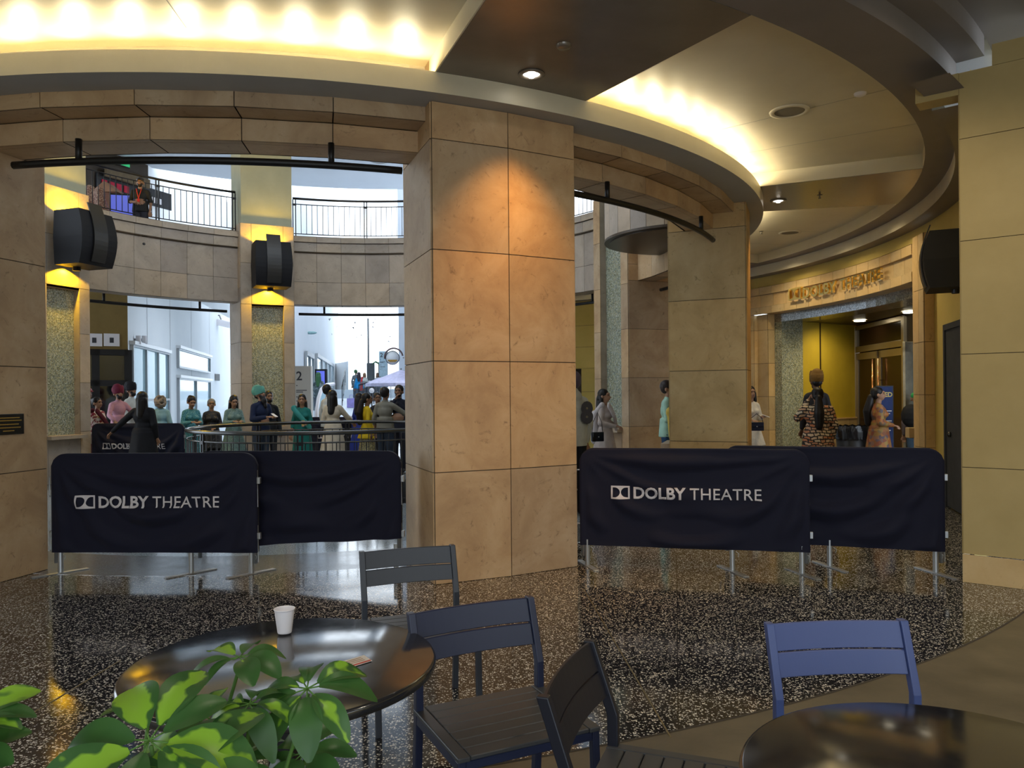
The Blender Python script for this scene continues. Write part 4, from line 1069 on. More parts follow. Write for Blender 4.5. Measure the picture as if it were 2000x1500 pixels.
# ---- things on the outside walls
def on_w(px, py): return on_wall(px, py)
wrz = math.atan2(Wdir.y, Wdir.x) - PI
for px, lb in ((262, 'left of two small white wall lamps over the folding doors'), (274, 'right of two small white wall lamps over the folding doors')):
    root = empty('wall_lamp', on_w(px, 664), 0, lb, 'wall lamp', 'wall lamps over the folding doors')
    mb = MB(); mb.tube([(.12, 0, -.12), (.12, 0, .12)], .07, 12); mb.build('shade', 'white_plastic', root, True); mb = MB(); mb.box((-.01, -.04, -.04), (.08, .04, .04)); mb.build('bracket', 'galvanised', root)
for px, py, lb in ((184, 664, 'left of two square paper notices over the dark shop front'), (218, 664, 'right of two square paper notices over the dark shop front')):
    x, z = ray(px, py); Y = 20.3 if px > 200 else 19.55; q = Vector((x * (Y), Y, 1.68 + z * Y)); d = (W0 - Vector((WL[0].x - 3, WL[0].y - .5, 0))).normalized(); k = (W0 - q); 
    s_ = (W0.x - x * W0.y) / (d.x - x * d.y); q = W0 - d * s_; q.z = 1.68 + z * q.y
    root = empty('notice', q, math.atan2(d.y, d.x), lb, 'notice', 'notices over the shop front')
    mb = MB(); mb.box((-.19, -.03, -.17), (.19, -.01, .17)); mb.build('sheet', 'white_plastic', root); mb = MB(); mb.box((-.05, -.034, -.08), (.05, -.031, .06)); mb.build('print', 'print_dark', root)
q = on_w(426, 628); root = empty('security_camera', q, 0, 'white box shaped security camera high on the outside wall', 'camera')
mb = MB(); mb.box((.1, -.5, -.18), (.75, .1, .12), 0, Matrix.Rotation(.25, 4, 'Y')); bevel(mb.build('housing', 'white_plastic', root), .02); mb = MB(); mb.tube([(.01, 0, .3), (.1, -.1, .3), (.2, -.15, .08)], .03, 8); mb.build('arm', 'print_grey', root, True)
q = on_w(421, 737); root = empty('wall_box', q, 0, 'small pale box on the outside wall right of the glazed door', 'box'); mb = MB(); mb.box((-.02, -.28, -.16), (.1, .28, .16)); bevel(mb.build('box_body', 'print_grey', root), .01)
# ---- pylon with the floor number
def pylon(px0, px1, pyt, Y, z0, lb, paper, big, numpx=.5, dark='print_dark'):
    a_, b_ = at(px0, pyt, Y), at(px1, pyt, Y); W = b_.x - a_.x; H = a_.z - z0
    root = empty('directory_pylon', (a_.x + W / 2, Y, z0), 0, lb, 'sign', 'directory pylons')
    mb = MB(); mb.box((-W / 2, 0, 0), (W / 2, .22, H)); bevel(mb.build('body', paper, root), .01)
    me = text_mesh('2', .36 * W / .5, .006 * W / .5); link_me(me, 'lettering', dark, root, Matrix.Translation((-W * .36, -.006, H - big * W)) @ Matrix.Rotation(PI / 2, 4, 'X'))
    mb = MB()
    for z, w in ((big + .0, 0), (big + .34, .08), (big + .62, .62), (big + .72, .4), (big + 1.0, .08), (big + 1.24, .6), (big + 1.55, .08)):
        if H - z * W > .1 and w: mb.box((-W * .36, -.008, H - z * W), (-W * .36 + w * W, -.001, H - z * W + .045 * W))
    mb.build('small_print', dark, root)
    return root
pylon(573.5, 607, 715, 21.6, 0, 'pale directory pylon with the number 2 behind the teal sari woman', 'sign_board', .82)
pylon(740, 756, 686, 41, yz(41), 'bluish directory pylon on the far plaza beside the round shop sign', flat('pylon_blue', (.42, .55, .62)), .7)
# blue screen
def board(name, px0, px1, py0, py1, Y, lb, cat, mats, foot=None):
    a_, b_ = at(px0, py0, Y), at(px1, py1, Y); zf = foot if foot is not None else yz(Y)
    root = empty(name, ((a_.x + b_.x) / 2, Y, zf), 0, lb, cat); W = b_.x - a_.x
    mb = MB(); mb.box((-W / 2, 0, 0), (W / 2, .2, a_.z - zf)); bevel(mb.build('frame', mats[0], root), .01)
    mb = MB(); mb.box((-W / 2 + .08, -.01, max(.1, b_.z - zf)), (W / 2 - .08, .0, a_.z - zf - .08)); mb.build('screen', mats[1], root); return root
board('advertising_screen', 614.5, 638, 721, 768, 33, 'glowing blue advertising screen on the plaza behind the green haired woman', 'screen', ('black_metal', 'screen_blue'))
r_ = board('menu_board', 716, 731, 709, 745, 43, 'dark board with a round white emblem on the far plaza', 'sign', (flat('board_grey', (.10, .11, .12)), flat('board_grey', (.10, .11, .12))))
mb = MB(); mb.tube([(-.04, -.02, .98), (-.04, -.05, .98)], .13, 24); mb.build('emblem', 'white_plastic', r_, True)
# round hanging shop sign
q = at(767, 699, 28); root = empty('round_sign', q, 0, 'round white shop sign with brown arc hanging over the plaza', 'sign')
mb = MB(); mb.tube([(0, -.04, 0), (0, .04, 0)], .245, 36, up=Vector((1, 0, 0))); mb.build('disc', 'sign_white', root, True)
mb = MB(); mb.tube([(.25 * math.cos(2 * PI * k / 40), -.04, .25 * math.sin(2 * PI * k / 40)) for k in range(40)], .012, 6, closed=True); mb.build('rim', 'print_dark', root, True)
mb = MB(); mb.tube([(.04 + .33 * math.cos(PI * (1.05 - 1.0 * k / 20)), -.02, .02 + .33 * math.sin(PI * (1.05 - 1.0 * k / 20))) for k in range(21)], .032, 8); mb.build('bracket_arc', flat('arc_brown', (.16, .11, .11)), root, True)
mb = MB(); mb.box((-.17, -.05, -.12), (.17, -.041, -.07)); mb.box((-.12, -.05, -.16), (.12, -.041, -.13)); mb.build('print', 'gold_metal', root)
mb = MB(); mb.tube([(.37, -.02, .0), (.75, .0, 0)], .02, 6); mb.build('arm', 'print_grey', root)
# parasols
for px, py, Y, sc, lb in ((783, 722, 27, 1.0, 'pale lilac parasol cut off by the central column'), (742, 737, 33, .45, 'small lilac parasol behind the larger one')):
    q = at(px, py, Y); root = empty('parasol', (q.x, q.y, yz(Y)), 0, lb, 'parasol', 'parasols on the plaza'); H = q.z - yz(Y)
    mb = MB(); n = 8; r_ = 1.25 * sc
    mb.v = [(0, 0, H)] + [(r_ * math.cos(2 * PI * k / n), r_ * math.sin(2 * PI * k / n), H - .48 * sc) for k in range(n)] + [(r_ * math.cos(2 * PI * k / n), r_ * math.sin(2 * PI * k / n), H - .58 * sc) for k in range(n)]
    for k in range(n): k2 = (k + 1) % n; mb.f += [(0, 1 + k, 1 + k2), (1 + k, 9 + k, 9 + k2, 1 + k2)]; mb.m += [0, 0]
    mb.build('canopy', flat('lilac', (.55, .53, .72)), root)
    mb = MB(); mb.tube([(0, 0, 0), (0, 0, H + .05)], .03, 8); mb.build('pole', 'print_grey', root, True)
# pole, lamp, steps, rails on the plaza
q = at(719, 640, 44); root = empty('tall_pole', (q.x, q.y, yz(44)), 0, 'tall grey pole rising from the far plaza', 'pole'); mb = MB(); mb.tube([(0, 0, 0), (0, 0, at(719, 622, 44).z - yz(44))], .055, 10); mb.build('shaft', 'print_grey', root, True)
mb = MB(); rnd = random.Random(3)
for k in range(46):
    c = Vector((rnd.gauss(0, 1.1), rnd.gauss(0, .6), at(719, 640, 44).z - yz(44) + rnd.gauss(0.2, .75))); mb.v += [tuple(c + Vector((rnd.uniform(-.09, .09), 0, rnd.uniform(-.09, .09)))) for _ in range(3)]; i = len(mb.v); mb.f.append((i - 3, i - 2, i - 1)); mb.m.append(0)
o = mb.build('twig_leaves', 'print_grey', root); o['kind'] = 'stuff'
q = at(598, 651, 34); root = empty('street_lamp', (q.x - .1, q.y, yz(34)), 0, 'pale bracket lamp on the plaza building at left', 'street lamp')
mb = MB(); mb.tube([(0, 0, 0), (0, 0, q.z - yz(34)), (.12, 0, q.z - yz(34) + .1)], .035, 8); mb.build('pole', 'white_plastic', root, True); mb = MB(); mb.ell((.32, 0, q.z - yz(34) + .02), (.26, .12, .07)); mb.build('lamp_head', flat('lamp_teal', (.30, .48, .50)), root, True)
for k in range(5):
    a_, b_ = at(641, 802 - k * 5.2, 48 + k * .8), at(689, 802 - k * 5.2, 48 + k * .8); mb = MB(); mb.box((a_.x, 48 + k * .8, .9 + k * .0), (b_.x, 52.5, a_.z)); struct(mb.build('trim_%d' % (50 + k), 'plaza_paving'))
def fence(px0, py0, px1, py1, Y0, Y1, lb, nb, mat='black_metal', h=1.0):
    a_, b_ = at(px0, py0, Y0), at(px1, py1, Y1); root = empty('plaza_railing', (a_.x, a_.y, a_.z - h), 0, lb, 'railing', 'railings on the plaza'); d = b_ - a_
    mb = MB(); mb.tube([(0, 0, h), tuple(d + Vector((0, 0, h)))], .025, 8); mb.tube([(0, 0, h * .15), tuple(d + Vector((0, 0, h * .15)))], .015, 6); mb.build('handrail', mat, root, True)
    for k in range(nb + 1):
        p = d * (k / nb); mb = MB(); mb.tube([tuple(p), tuple(p + Vector((0, 0, h)))], .018 if k % 4 == 0 else .009, 6); mb.build('post' if k % 4 == 0 else 'baluster', mat, root)
fence(701, 752, 742, 742, 30, 36, 'thin dark railing rising along the plaza ramp', 12)
fence(705, 747, 778, 744, 34, 34, 'thin pale railing crossing the plaza under the parasols', 20, 'print_grey')
fence(668, 756, 674, 720, 38, 46, 'dark stair handrail beside the far plaza steps', 4)
q = at(632, 758, 24); root = empty('escalator_handrail', (q.x, 24, 0), 0, 'curved white handrail end beside the pale directory pylon', 'handrail')
mb = MB(); q0 = at(625, 790, 24); mb.tube([at(x, y, Y) - root.location for x, y, Y in ((618, 832, 23.6), (619, 800, 23.8), (622, 778, 24), (628, 760, 24.2), (638, 752, 24.6), (652, 750, 26))], .06, 8); mb.build('handrail', 'white_plastic', root, True)
mb = MB(); mb.quad(*[at(x, y, Y) - root.location for x, y, Y in ((621, 832, 23.7), (650, 832, 26), (650, 757, 26), (626, 768, 24.2))]); mb.build('glass_panel', 'glass_pale', root)
q = at(726, 763, 26); root = empty('globe_lamp', (q.x, q.y, 0), 0, 'small white globe lamp on a short post before the plaza railing', 'lamp')
mb = MB(); mb.ell((0, 0, q.z), (.09, .09, .09)); mb.build('globe', 'white_plastic', root, True); mb = MB(); mb.tube([(0, 0, 0), (0, 0, q.z - .08)], .02, 8); mb.build('post', 'black_metal', root, True)
q = at(740, 716, 42); root = empty('potted_palm', (q.x, q.y, yz(42)), 0, 'small dark green palm beside the bluish pylon', 'plant')
mb = MB(); rnd = random.Random(1); H = at(738, 712, 42).z - yz(42)
for k in range(14):
    th = rnd.uniform(0, 6.28); l = rnd.uniform(.3, .5); pts = [(l * t * math.cos(th), l * t * math.sin(th), H + .25 * math.sin(t * 2.2) * l * 2 - .2 * t * t) for t in (0, .25, .5, .75, 1)]; mb.tube(pts, [.02, .035, .035, .02, .004], 4)
mb.build('fronds', flat('palm_green', (.05, .16, .07)), root); mb = MB(); mb.tube([(0, 0, 0), (0, 0, H)], .04, 8); mb.build('trunk', 'print_grey', root)
# ---- upstairs shop things
def onshop(px, py, off=.15): 
    d = (U1 - U0); d.z = 0; x, z = ray(px, py); s_ = (U0.x - x * U0.y) / (x * d.y - d.x); q = U0 + d * s_; q.z = 1.68 + z * q.y; dn = d.normalized(); return q + Vector((dn.y, -dn.x, 0)) * off, math.atan2(dn.y, dn.x)
q, rz = onshop(237, 318, .02); root = empty('exit_sign', q, rz, 'small green lit sign on the dark upstairs shop wall', 'sign'); mb = MB(); mb.box((-.22, -.05, -.10), (.22, 0, .10)); bevel(mb.build('casing', 'black_metal', root), .01); mb = MB(); mb.box((-.2, -.056, -.08), (.2, -.051, .08)); mb.build('lit_face', 'exit_green', root)
q, rz = onshop(245, 376, .03); root = empty('shop_lettering', q, rz, 'red and white shop lettering on the dark upstairs wall', 'sign')
mb = MB(); mb.box((-.9, -.01, -.16), (1.5, .03, .3)); mb.build('board', 'black_metal', root)
mb = MB()
for k in range(4): mb.box((-.75 + k * .22, -.03, -.02 - .0 * k), (-.60 + k * .22, -.012, .16))
mb.build('red_letters', flat('shop_red', (.45, .02, .05)), root)
mb = MB()
for k in range(6): mb.box((.2 + k * .15 + (.08 if k > 2 else 0), -.03, -.08), (.30 + k * .15 + (.08 if k > 2 else 0), -.012, .07))
mb.build('white_letters', 'white_plastic', root)
q, rz = onshop(262, 355, .5); root = empty('shop_lit_patch', q, rz, 'tan patch for the lit shop area behind the upstairs man', 'panel'); mb = MB(); mb.box((-1.0, .3, -.12), (.35, .4, .12)); bevel(mb.build('panel_face', flat('tan_lit_tone', (.14, .10, .055)), root), .01)  # tan colour stands in for a lit area of the shop
zf = 5.02
q = at(214, 392, 17.9); root = empty('wooden_house_box', (q.x, q.y, zf), 0, 'brown gabled wooden box behind the upstairs railing', 'box'); H = q.z - zf + .15
mb = MB(); mb.box((-.25, -.2, 0), (.25, .2, H)); bevel(mb.build('box_body', flat('wood_brown', (.14, .06, .035)), root), .01)
mb = MB(); mb.v = [(-.3, -.24, H), (.3, -.24, H), (0, -.24, H + .25), (-.3, .24, H), (.3, .24, H), (0, .24, H + .25)]; mb.f = [(0, 1, 2), (5, 4, 3), (0, 2, 5, 3), (1, 4, 5, 2), (0, 3, 4, 1)]; mb.m = [0] * 5; mb.build('roof', flat('wood_tan', (.22, .11, .06)), root)
q = at(243, 398, 17.3); root = empty('display_screen', (q.x, q.y, zf), R(15), 'glowing blue and white display screen beside the upstairs man', 'screen')
mb = MB(); mb.box((-.30, -.03, .3), (.30, .03, q.z - zf + .22)); mb.box((-.2, -.15, 0), (.2, .15, .04)); mb.tube([(0, 0, .03), (0, 0, .4)], .03, 8); bevel(mb.build('casing', 'black_metal', root), .008); mb = MB(); mb.box((-.27, -.036, .35), (.27, -.031, q.z - zf + .18)); mb.build('lit_face', 'screen_blue', root)
q = at(184, 372, 17.0); root = empty('shop_figure', (q.x, q.y, zf), 0, 'brown striped shop display shapes behind the upstairs railing', 'display'); H = q.z - zf
mb = MB(); mb.ell((-.1, 0, H - .05), (.14, .12, .18)); mb.ell((.12, 0, H - .08), (.12, .12, .16)); mb.cap((-.1, 0, H - .2), .13, (-.05, 0, .3), .2); mb.cap((.12, 0, H - .2), .12, (.3, 0, .3), .18); mb.cap((0, 0, .0), .25, (0, 0, .4), .22)
o = mb.build('plush_body', sparkle('plush', (.16, .06, .04), (.34, .22, .15), 60, .5), root, True); md = o.modifiers.new('r', 'REMESH'); md.mode = 'VOXEL'; md.voxel_size = .03
# ============================================================ PEOPLE
BAKE = []
def remesh(o, vox, it=3, fac=.5):
    r = o.modifiers.new('r', 'REMESH'); r.mode = 'VOXEL'; r.voxel_size = vox; r.use_smooth_shade = True
    sm = o.modifiers.new('s', 'SMOOTH'); sm.iterations = it; sm.factor = fac; BAKE.append(o)
def skirt(mb, z0, z1, r0, r1, fold=0, nf=11, n=36, oy=0.0, ph=0):
    rows = 9; i0 = len(mb.v)
    for k in range(rows):
        t = k / (rows - 1); z = z1 + (z0 - z1) * t
        for j in range(n):
            a = 2 * PI * j / n; f = 1 + fold * t * math.sin(nf * a + ph)
            mb.v.append(((r1[0] + (r0[0] - r1[0]) * t) * math.cos(a) * f, oy + (r1[1] + (r0[1] - r1[1]) * t) * math.sin(a) * f, z))
    for k in range(rows - 1):
        for j in range(n): j2 = (j + 1) % n; mb.f.append((i0 + k * n + j, i0 + (k + 1) * n + j, i0 + (k + 1) * n + j2, i0 + k * n + j2)); mb.m.append(0)
    mb.f.append(tuple(i0 + j for j in range(n))); mb.f.append(tuple(i0 + (rows - 1) * n + j for j in reversed(range(n)))); mb.m += [0, 0]
ARM = {'down': ((.235, .02, 1.13), (.235, -.04, .87)), 'front': ((.225, -.02, 1.13), (.10, -.25, 1.10)), 'clasp': ((.235, .0, 1.12), (.04, -.22, 1.06)),
       'phone': ((.225, -.03, 1.13), (.08, -.27, 1.17)), 'ear': ((.27, -.12, 1.24), (.12, -.06, 1.55)), 'mouth': ((.20, -.16, 1.18), (.03, -.15, 1.47)),
       'reach': ((.36, -.14, 1.22), (.60, -.26, 1.07)), 'reachback': ((.37, .02, 1.20), (.62, .02, .98)), 'rail': ((.29, -.14, 1.17), (.28, -.38, 1.05))}
SKIN = {'a': (.36, .20, .125), 'b': (.26, .14, .085), 'c': (.17, .09, .055)}
def person(px, py, Y, face, lb, sex='f', top='plain', topc=None, bottom='trousers', botc=None, hair='long', hairc=(.010, .008, .008), skin='a', arms=('down', 'down'),
           build=1.0, sleeve=.95, hem=None, beard=None, turban=None, H=None, head=(0, 0), scarf=None, foot=0.0, lean=0, vox=.0095, glasses=False, group=None):
    q = at(px, py, Y); full = q.z - foot; TOPZ = 1.745 if not turban else 1.80
    sc = full / TOPZ; wsc = min(sc, 1.04)
    sk = flat('skin_' + skin, SKIN[skin], .55); build = 1 + (build - 1) * .75; sw = (.150 if sex == 'm' else .126) * build
    tx = q.x; mb = MB(); B = build
    def torso(m, g, lo=.85):
        m.ell((0, 0, .93), (.155 * B + g + (.012 if sex == 'f' else 0), .115 * B + g, .12)); m.ell((0, 0, 1.08), (.125 * B + g, .098 * B + g, .15))
        m.ell((0, .0, 1.27), (.136 * B + g, .102 * B + g, .165)); m.cap((-sw + .02, 0, 1.385), .046 + g, (0, .01, 1.415), .052 + g); m.cap((sw - .02, 0, 1.385), .046 + g, (0, .01, 1.415), .052 + g)
        m.ell((0, .02, 1.37), (sw * .85, .075 + g, .08 + g))
        if sex == 'f': m.ell((-.065, -.075 * B, 1.26), (.062 + g, .055 + g, .06)); m.ell((.065, -.075 * B, 1.26), (.062 + g, .055 + g, .06))
        elif B > 1.05: m.ell((0, -.05, 1.08), (.13 * B, .11 * B, .14))
    torso(mb, 0)
    mb.cap((0, .012, 1.40), .054, (0, -.012, 1.53), .049)
    hx = Matrix.Rotation(R(head[0]), 4, 'Z') @ Matrix.Rotation(R(head[1]), 4, 'X') @ Matrix.Scale(1.12, 4); hc = Vector((0, 0, 1.50))
    def hp(p): return hx @ (Vector(p) - hc) + hc
    def hell(m, c, r): m.ell(hp(c), r, hx.to_3x3())
    hell(mb, (0, .008, 1.622), (.074, .092, .092)); hell(mb, (0, -.030, 1.570), (.058, .062, .072)); hell(mb, (0, -.055, 1.535), (.034, .032, .026))
    mb.cap(hp((0, -.088, 1.612)), .009, hp((0, -.108, 1.583)), .015, 8); hell(mb, (-.018, -.098, 1.582), (.011, .012, .009)); hell(mb, (.018, -.098, 1.582), (.011, .012, .009))
    hell(mb, (-.078, .01, 1.590), (.011, .022, .032)); hell(mb, (.078, .01, 1.590), (.011, .022, .032)); hell(mb, (0, -.080, 1.640), (.05, .018, .012)); hell(mb, (0, -.085, 1.553), (.024, .016, .010))
    hands = []
    elb = []
    for s, kind in ((-1, arms[0]), (1, arms[1])):
        e, h = ARM[kind]; sh = Vector((s * sw, 0, 1.375)); e = Vector((s * (e[0] + (sw - .165)), e[1], e[2])); h = Vector((s * h[0], h[1] - (.02 if B > 1.05 else 0), h[2])); elb.append((s, sh, e, h))
        mb.cap(sh, .042 * B, e, .036 * B); mb.cap(e, .036 * B, h, .024)
        d = (h - e).normalized(); up = Vector((0, 0, 1)); sd = d.cross(up)
        if sd.length < .2: sd = Vector((0, 1, 0)) - d * d.y
        sd.normalize(); nn = sd.cross(d).normalized(); pm = h + d * .045
        mb.cap(h + d * .01 + sd * .018, .015, h + d * .075 + sd * .026, .015, 8); mb.cap(h + d * .01 - sd * .018, .015, h + d * .075 - sd * .026, .015, 8); mb.cap(h + d * .01, .017, h + d * .075, .016, 8)
        curl = -nn
        for k, (o_, l_) in enumerate(((-.030, .058), (-.010, .070), (.010, .066), (.030, .052))):
            b0 = h + d * .078 + sd * o_; b1 = b0 + d * l_ * .5 + curl * .012; b2 = b1 + d * l_ * .35 + curl * .03
            mb.cap(b0, .0095, b1, .009, 8); mb.cap(b1, .009, b2, .008, 8)
        t0 = h + d * .03 + sd * s * -.026; t1 = t0 + d * .035 + sd * s * -.028 + curl * .012; mb.cap(t0, .0115, t1, .010, 8); mb.cap(t1, .010, t1 + d * .028 + curl * .012, .009, 8)
        hands.append(h + d * .10 + curl * .015)
    for s in (-1, 1):
        mb.cap((s * .082, 0, .90), .085 * B, (s * .088, -.012, .49), .055); mb.cap((s * .088, -.012, .49), .054, (s * .09, .02, .09), .036); mb.cap((s * .09, .035, .045), .036, (s * .10, -.13, .030), .028)
    body = mb.build('person', sk, None, True); remesh(body, vox); tag(body, lb, 'person', group)
    kids = []
    def kid(m, nm, mt, v=.014, it=4): o = m.build(nm, mt, body, True); remesh(o, v, it); kids.append(o); return o
    # bottoms
    if bottom == 'trousers' or bottom == 'jeans':
        m = MB(); m.ell((0, 0, .93), (.165 * B, .128 * B, .12))
        for s in (-1, 1): m.cap((s * .085, 0, .90), .098 * B, (s * .09, -.012, .49), .075); m.cap((s * .09, -.012, .49), .075, (s * .092, .02, .07), .066)
        kid(m, 'trousers', botc)
        m = MB()
        for s in (-1, 1): m.cap((s * .092, .04, .045), .042, (s * .102, -.14, .035), .036)
        kid(m, 'shoes', 'print_dark')
    elif bottom == 'skirt':
        m = MB(); skirt(m, .03, 1.0, (.27, .25), (.165 * B, .13 * B), .05, 13); kid(m, 'skirt', botc, .013, 2)
    # top
    m = MB(); g = .013; torso(m, g)
    for s, sh, e, h in elb:
        m.cap(sh, .056 * B, e, .047 * B)
        if sleeve > .5: m.cap(e, .050 * B, e + (h - e) * min(1, (sleeve - .5) * 2), .040)
    hz = hem if hem is not None else .86
    if top == 'hoodie': m.ell((0, .05, 1.45), (.10, .08, .07)); skirt(m, .84, 1.3, (.19, .16), (.19, .14)); m.cap((0, -.0, 1.43), .075, (0, .03, 1.50), .06)
    elif hz < .8: skirt(m, hz, 1.05, (.23 + (1.05 - hz) * .10, .19 + (1.05 - hz) * .10), (.15 * B, .12 * B), .035, 9)
    else: skirt(m, hz, 1.15, (.178 * B, .142 * B), (.15 * B, .118 * B), .012, 7)
    if top == 'collar': m.cap((0, .01, 1.43), .062, (0, .0, 1.46), .060)
    tp = kid(m, {'hoodie': 'hoodie', 'collar': 'shirt', 'kurta': 'kurta', 'sari': 'sari_blouse'}.get(top, 'top'), topc)
    if scarf:
        m = MB(); n = 26
        for k in range(n):
            t = k / (n - 1); x = -.165 + .33 * t; z = 1.44 - .42 * t; y = -.145 - .03 * math.sin(t * PI)
            m.ell((x * B, y * (1 if B < 1.05 else B), z), (.055, .028, .065))
        m.cap((-.16, -.02, 1.46), .05, (-.15, .12, 1.30), .05); m.cap((-.15, .13, 1.30), .06, (-.12, .15, .8), .075); kid(m, 'scarf', scarf, .014, 3)
    # hair
    if hair and not turban:
        m = MB(); hell(m, (0, .022, 1.640), (.088, .098, .090))
        if hair == 'long': hell(m, (0, .055, 1.58), (.092, .068, .10)); m.cap(hp((0, .065, 1.56)), .085, (0, .095, 1.30), .075); m.cap(hp((-.065, .03, 1.58)), .035, (-.085, .03, 1.38), .035); m.cap(hp((.065, .03, 1.58)), .035, (.085, .03, 1.38), .035)
        if hair == 'bob': hell(m, (0, .05, 1.57), (.098, .072, .11)); m.cap(hp((-.075, .0, 1.6)), .03, hp((-.08, .0, 1.46)), .035); m.cap(hp((.075, .0, 1.6)), .03, hp((.08, .0, 1.46)), .035)
        if hair == 'bun': hell(m, (0, .11, 1.66), (.05, .05, .045)); hell(m, (0, .05, 1.61), (.085, .06, .08))
        if hair == 'pony': hell(m, (0, .045, 1.60), (.082, .065, .08)); m.ell((0, .13, 1.56), (.04, .04, .04)); m.cap((0, .12, 1.57), .055, (0, .17, 1.32), .085); m.cap((0, .17, 1.32), .085, (0, .165, 1.10), .06)
        if hair == 'curly':
            rr = random.Random(4)
            for _ in range(60):
                a = rr.uniform(0, 2 * PI); zz = rr.uniform(-.13, .09); rad = .095 * math.sqrt(max(.2, 1 - (zz / .16) ** 2)); y = math.sin(a) * rad + .03
                if y < -.05 and zz < .04: continue
                m.ell(hp((math.cos(a) * rad, y, 1.62 + zz)), (.034, .034, .034), None, 8)
        if hair == 'short': hell(m, (0, .035, 1.61), (.081, .075, .08))
        if hair == 'cap': m = MB(); hell(m, (0, .01, 1.655), (.088, .102, .072)); m.cap(hp((-.03, -.09, 1.655)), .014, hp((-.03, -.15, 1.645)), .010); m.cap(hp((.03, -.09, 1.655)), .014, hp((.03, -.15, 1.645)), .010); m.cap(hp((0, -.09, 1.657)), .016, hp((0, -.16, 1.645)), .010)
        hm = flat('hair_%02d%02d' % (int(hairc[0] * 100), int(hairc[2] * 100)), hairc, .42)
        kid(m, 'hair' if hair != 'cap' else 'cap', hm, .011, 2)
    if turban:
        m = MB(); hell(m, (0, .025, 1.672), (.104, .130, .098)); hell(m, (0, .04, 1.715), (.080, .10, .072))
        for k in range(5):
            zz = 1.625 + .026 * k; fc = math.sqrt(max(.1, 1 - ((zz - 1.665) / .125) ** 2))
            for s in (-1, 1):
                pts = []
                for j in range(17):
                    a = PI * j / 16 * 1.0; pts.append(hp((math.cos(a) * .098 * fc, .025 - math.sin(a) * .124 * fc, zz + s * math.cos(a) * .026 * fc)))
                m.tube(pts, .011, 6)
        kid(m, 'turban', turban, .009, 1)
        m = MB(); hell(m, (0, .05, 1.59), (.072, .06, .06)); kid(m, 'hair', flat('hair_0000', (.010, .008, .008), .42), .012, 2)
    if beard:
        m = MB(); hell(m, (0, -.055, 1.535), (.056, .048, .045)); hell(m, (0, -.04, 1.565), (.066, .045, .04))
        if beard == 'long': hell(m, (0, -.075, 1.47), (.055, .045, .075)); hell(m, (0, -.085, 1.40), (.035, .03, .07))
        kid(m, 'beard', flat('hair_0000', (.010, .008, .008), .42), .010, 2)
    m = MB()
    for s in (-1, 1): m.ell(hp((s * .030, -.086, 1.613)), (.013, .008, .0075), None, 10); m.cap(hp((s * .016, -.095, 1.634)), .0035, hp((s * .046, -.086, 1.635)), .003, 6)
    e = m.build('eyes', flat('eye_dark', (.02, .014, .012), .3), body, True)
    m = MB(); m.cap(hp((-.018, -.1005, 1.552)), .004, hp((.018, -.1005, 1.552)), .004, 6)
    m.build('lips', flat('lip', (.22, .06, .05), .4), body, True)
    if glasses:
        m = MB()
        for s in (-1, 1): m.tube([tuple(hp((s * .033 + .026 * math.cos(2 * PI * k / 14), -.112, 1.613 + .019 * math.sin(2 * PI * k / 14)))) for k in range(14)], .0028, 5, closed=True); m.tube([tuple(hp((s * .058, -.11, 1.616))), tuple(hp((s * .08, .0, 1.612)))], .0025, 5)
        m.build('glasses', 'black_gloss', body)
    body.location = (tx, Y, foot); body.rotation_euler = (R(lean), 0, R(face)); body.scale = (wsc, wsc, sc)
    bpy.context.view_layer.update()
    W = Matrix.Translation(body.location) @ body.rotation_euler.to_matrix().to_4x4() @ Matrix.Diagonal((wsc, wsc, sc, 1))
    return body, [W @ h for h in hands], W
def phone(loc, rz, tilt, lb, c='black_gloss'):
    root = empty('phone', loc, rz, lb, 'phone'); root.rotation_euler = (tilt, 0, rz); mb = MB(); mb.box((-.037, -.005, -.075), (.037, .005, .075)); bevel(mb.build('phone_body', c, root), .004, 2)
    mb = MB(); mb.box((-.033, .0052, -.07), (.033, .0058, .07)); mb.build('screen', 'glass_pale', root)
def handbag(loc, rz, lb, w=.2, h=.15, c='black_gloss', strap=.35):
    root = empty('handbag', loc, rz, lb, 'handbag'); mb = MB(); mb.box((-w / 2, -.035, -h / 2), (w / 2, .035, h / 2)); bevel(mb.build('bag_body', c, root), .012, 3)
    mb = MB(); mb.box((-w / 2 + .01, -.045, -.0), (w / 2 - .01, -.034, h / 2)); bevel(mb.build('flap', c, root), .005); mb = MB(); mb.ell((0, -.05, .0), (.012, .008, .012)); mb.build('clasp', 'galvanised', root, True)
    mb = MB(); mb.tube([(-w / 2 + .01, 0, h / 2 - .01), (-w / 2 + .03, 0, h / 2 + strap * .5), (0, 0, h / 2 + strap), (w / 2 - .03, 0, h / 2 + strap * .5), (w / 2 - .01, 0, h / 2 - .01)], .006, 6); mb.build('strap', c, root, True)
def F(n, c): return flat(n, c)
sari_m = sparkle('maroon_floral', (.75, .68, .66), (.28, .02, .05), 26, .55)
teal_pat = sparkle('teal_sequin', (.015, .17, .21), (.18, .42, .44), 120, .75)
black_pat = sparkle('black_floral', (.008, .008, .012), (.10, .09, .10), 60, .93)
sage_pat = sparkle('sage_sequin', (.12, .21, .19), (.30, .38, .34), 120, .8)
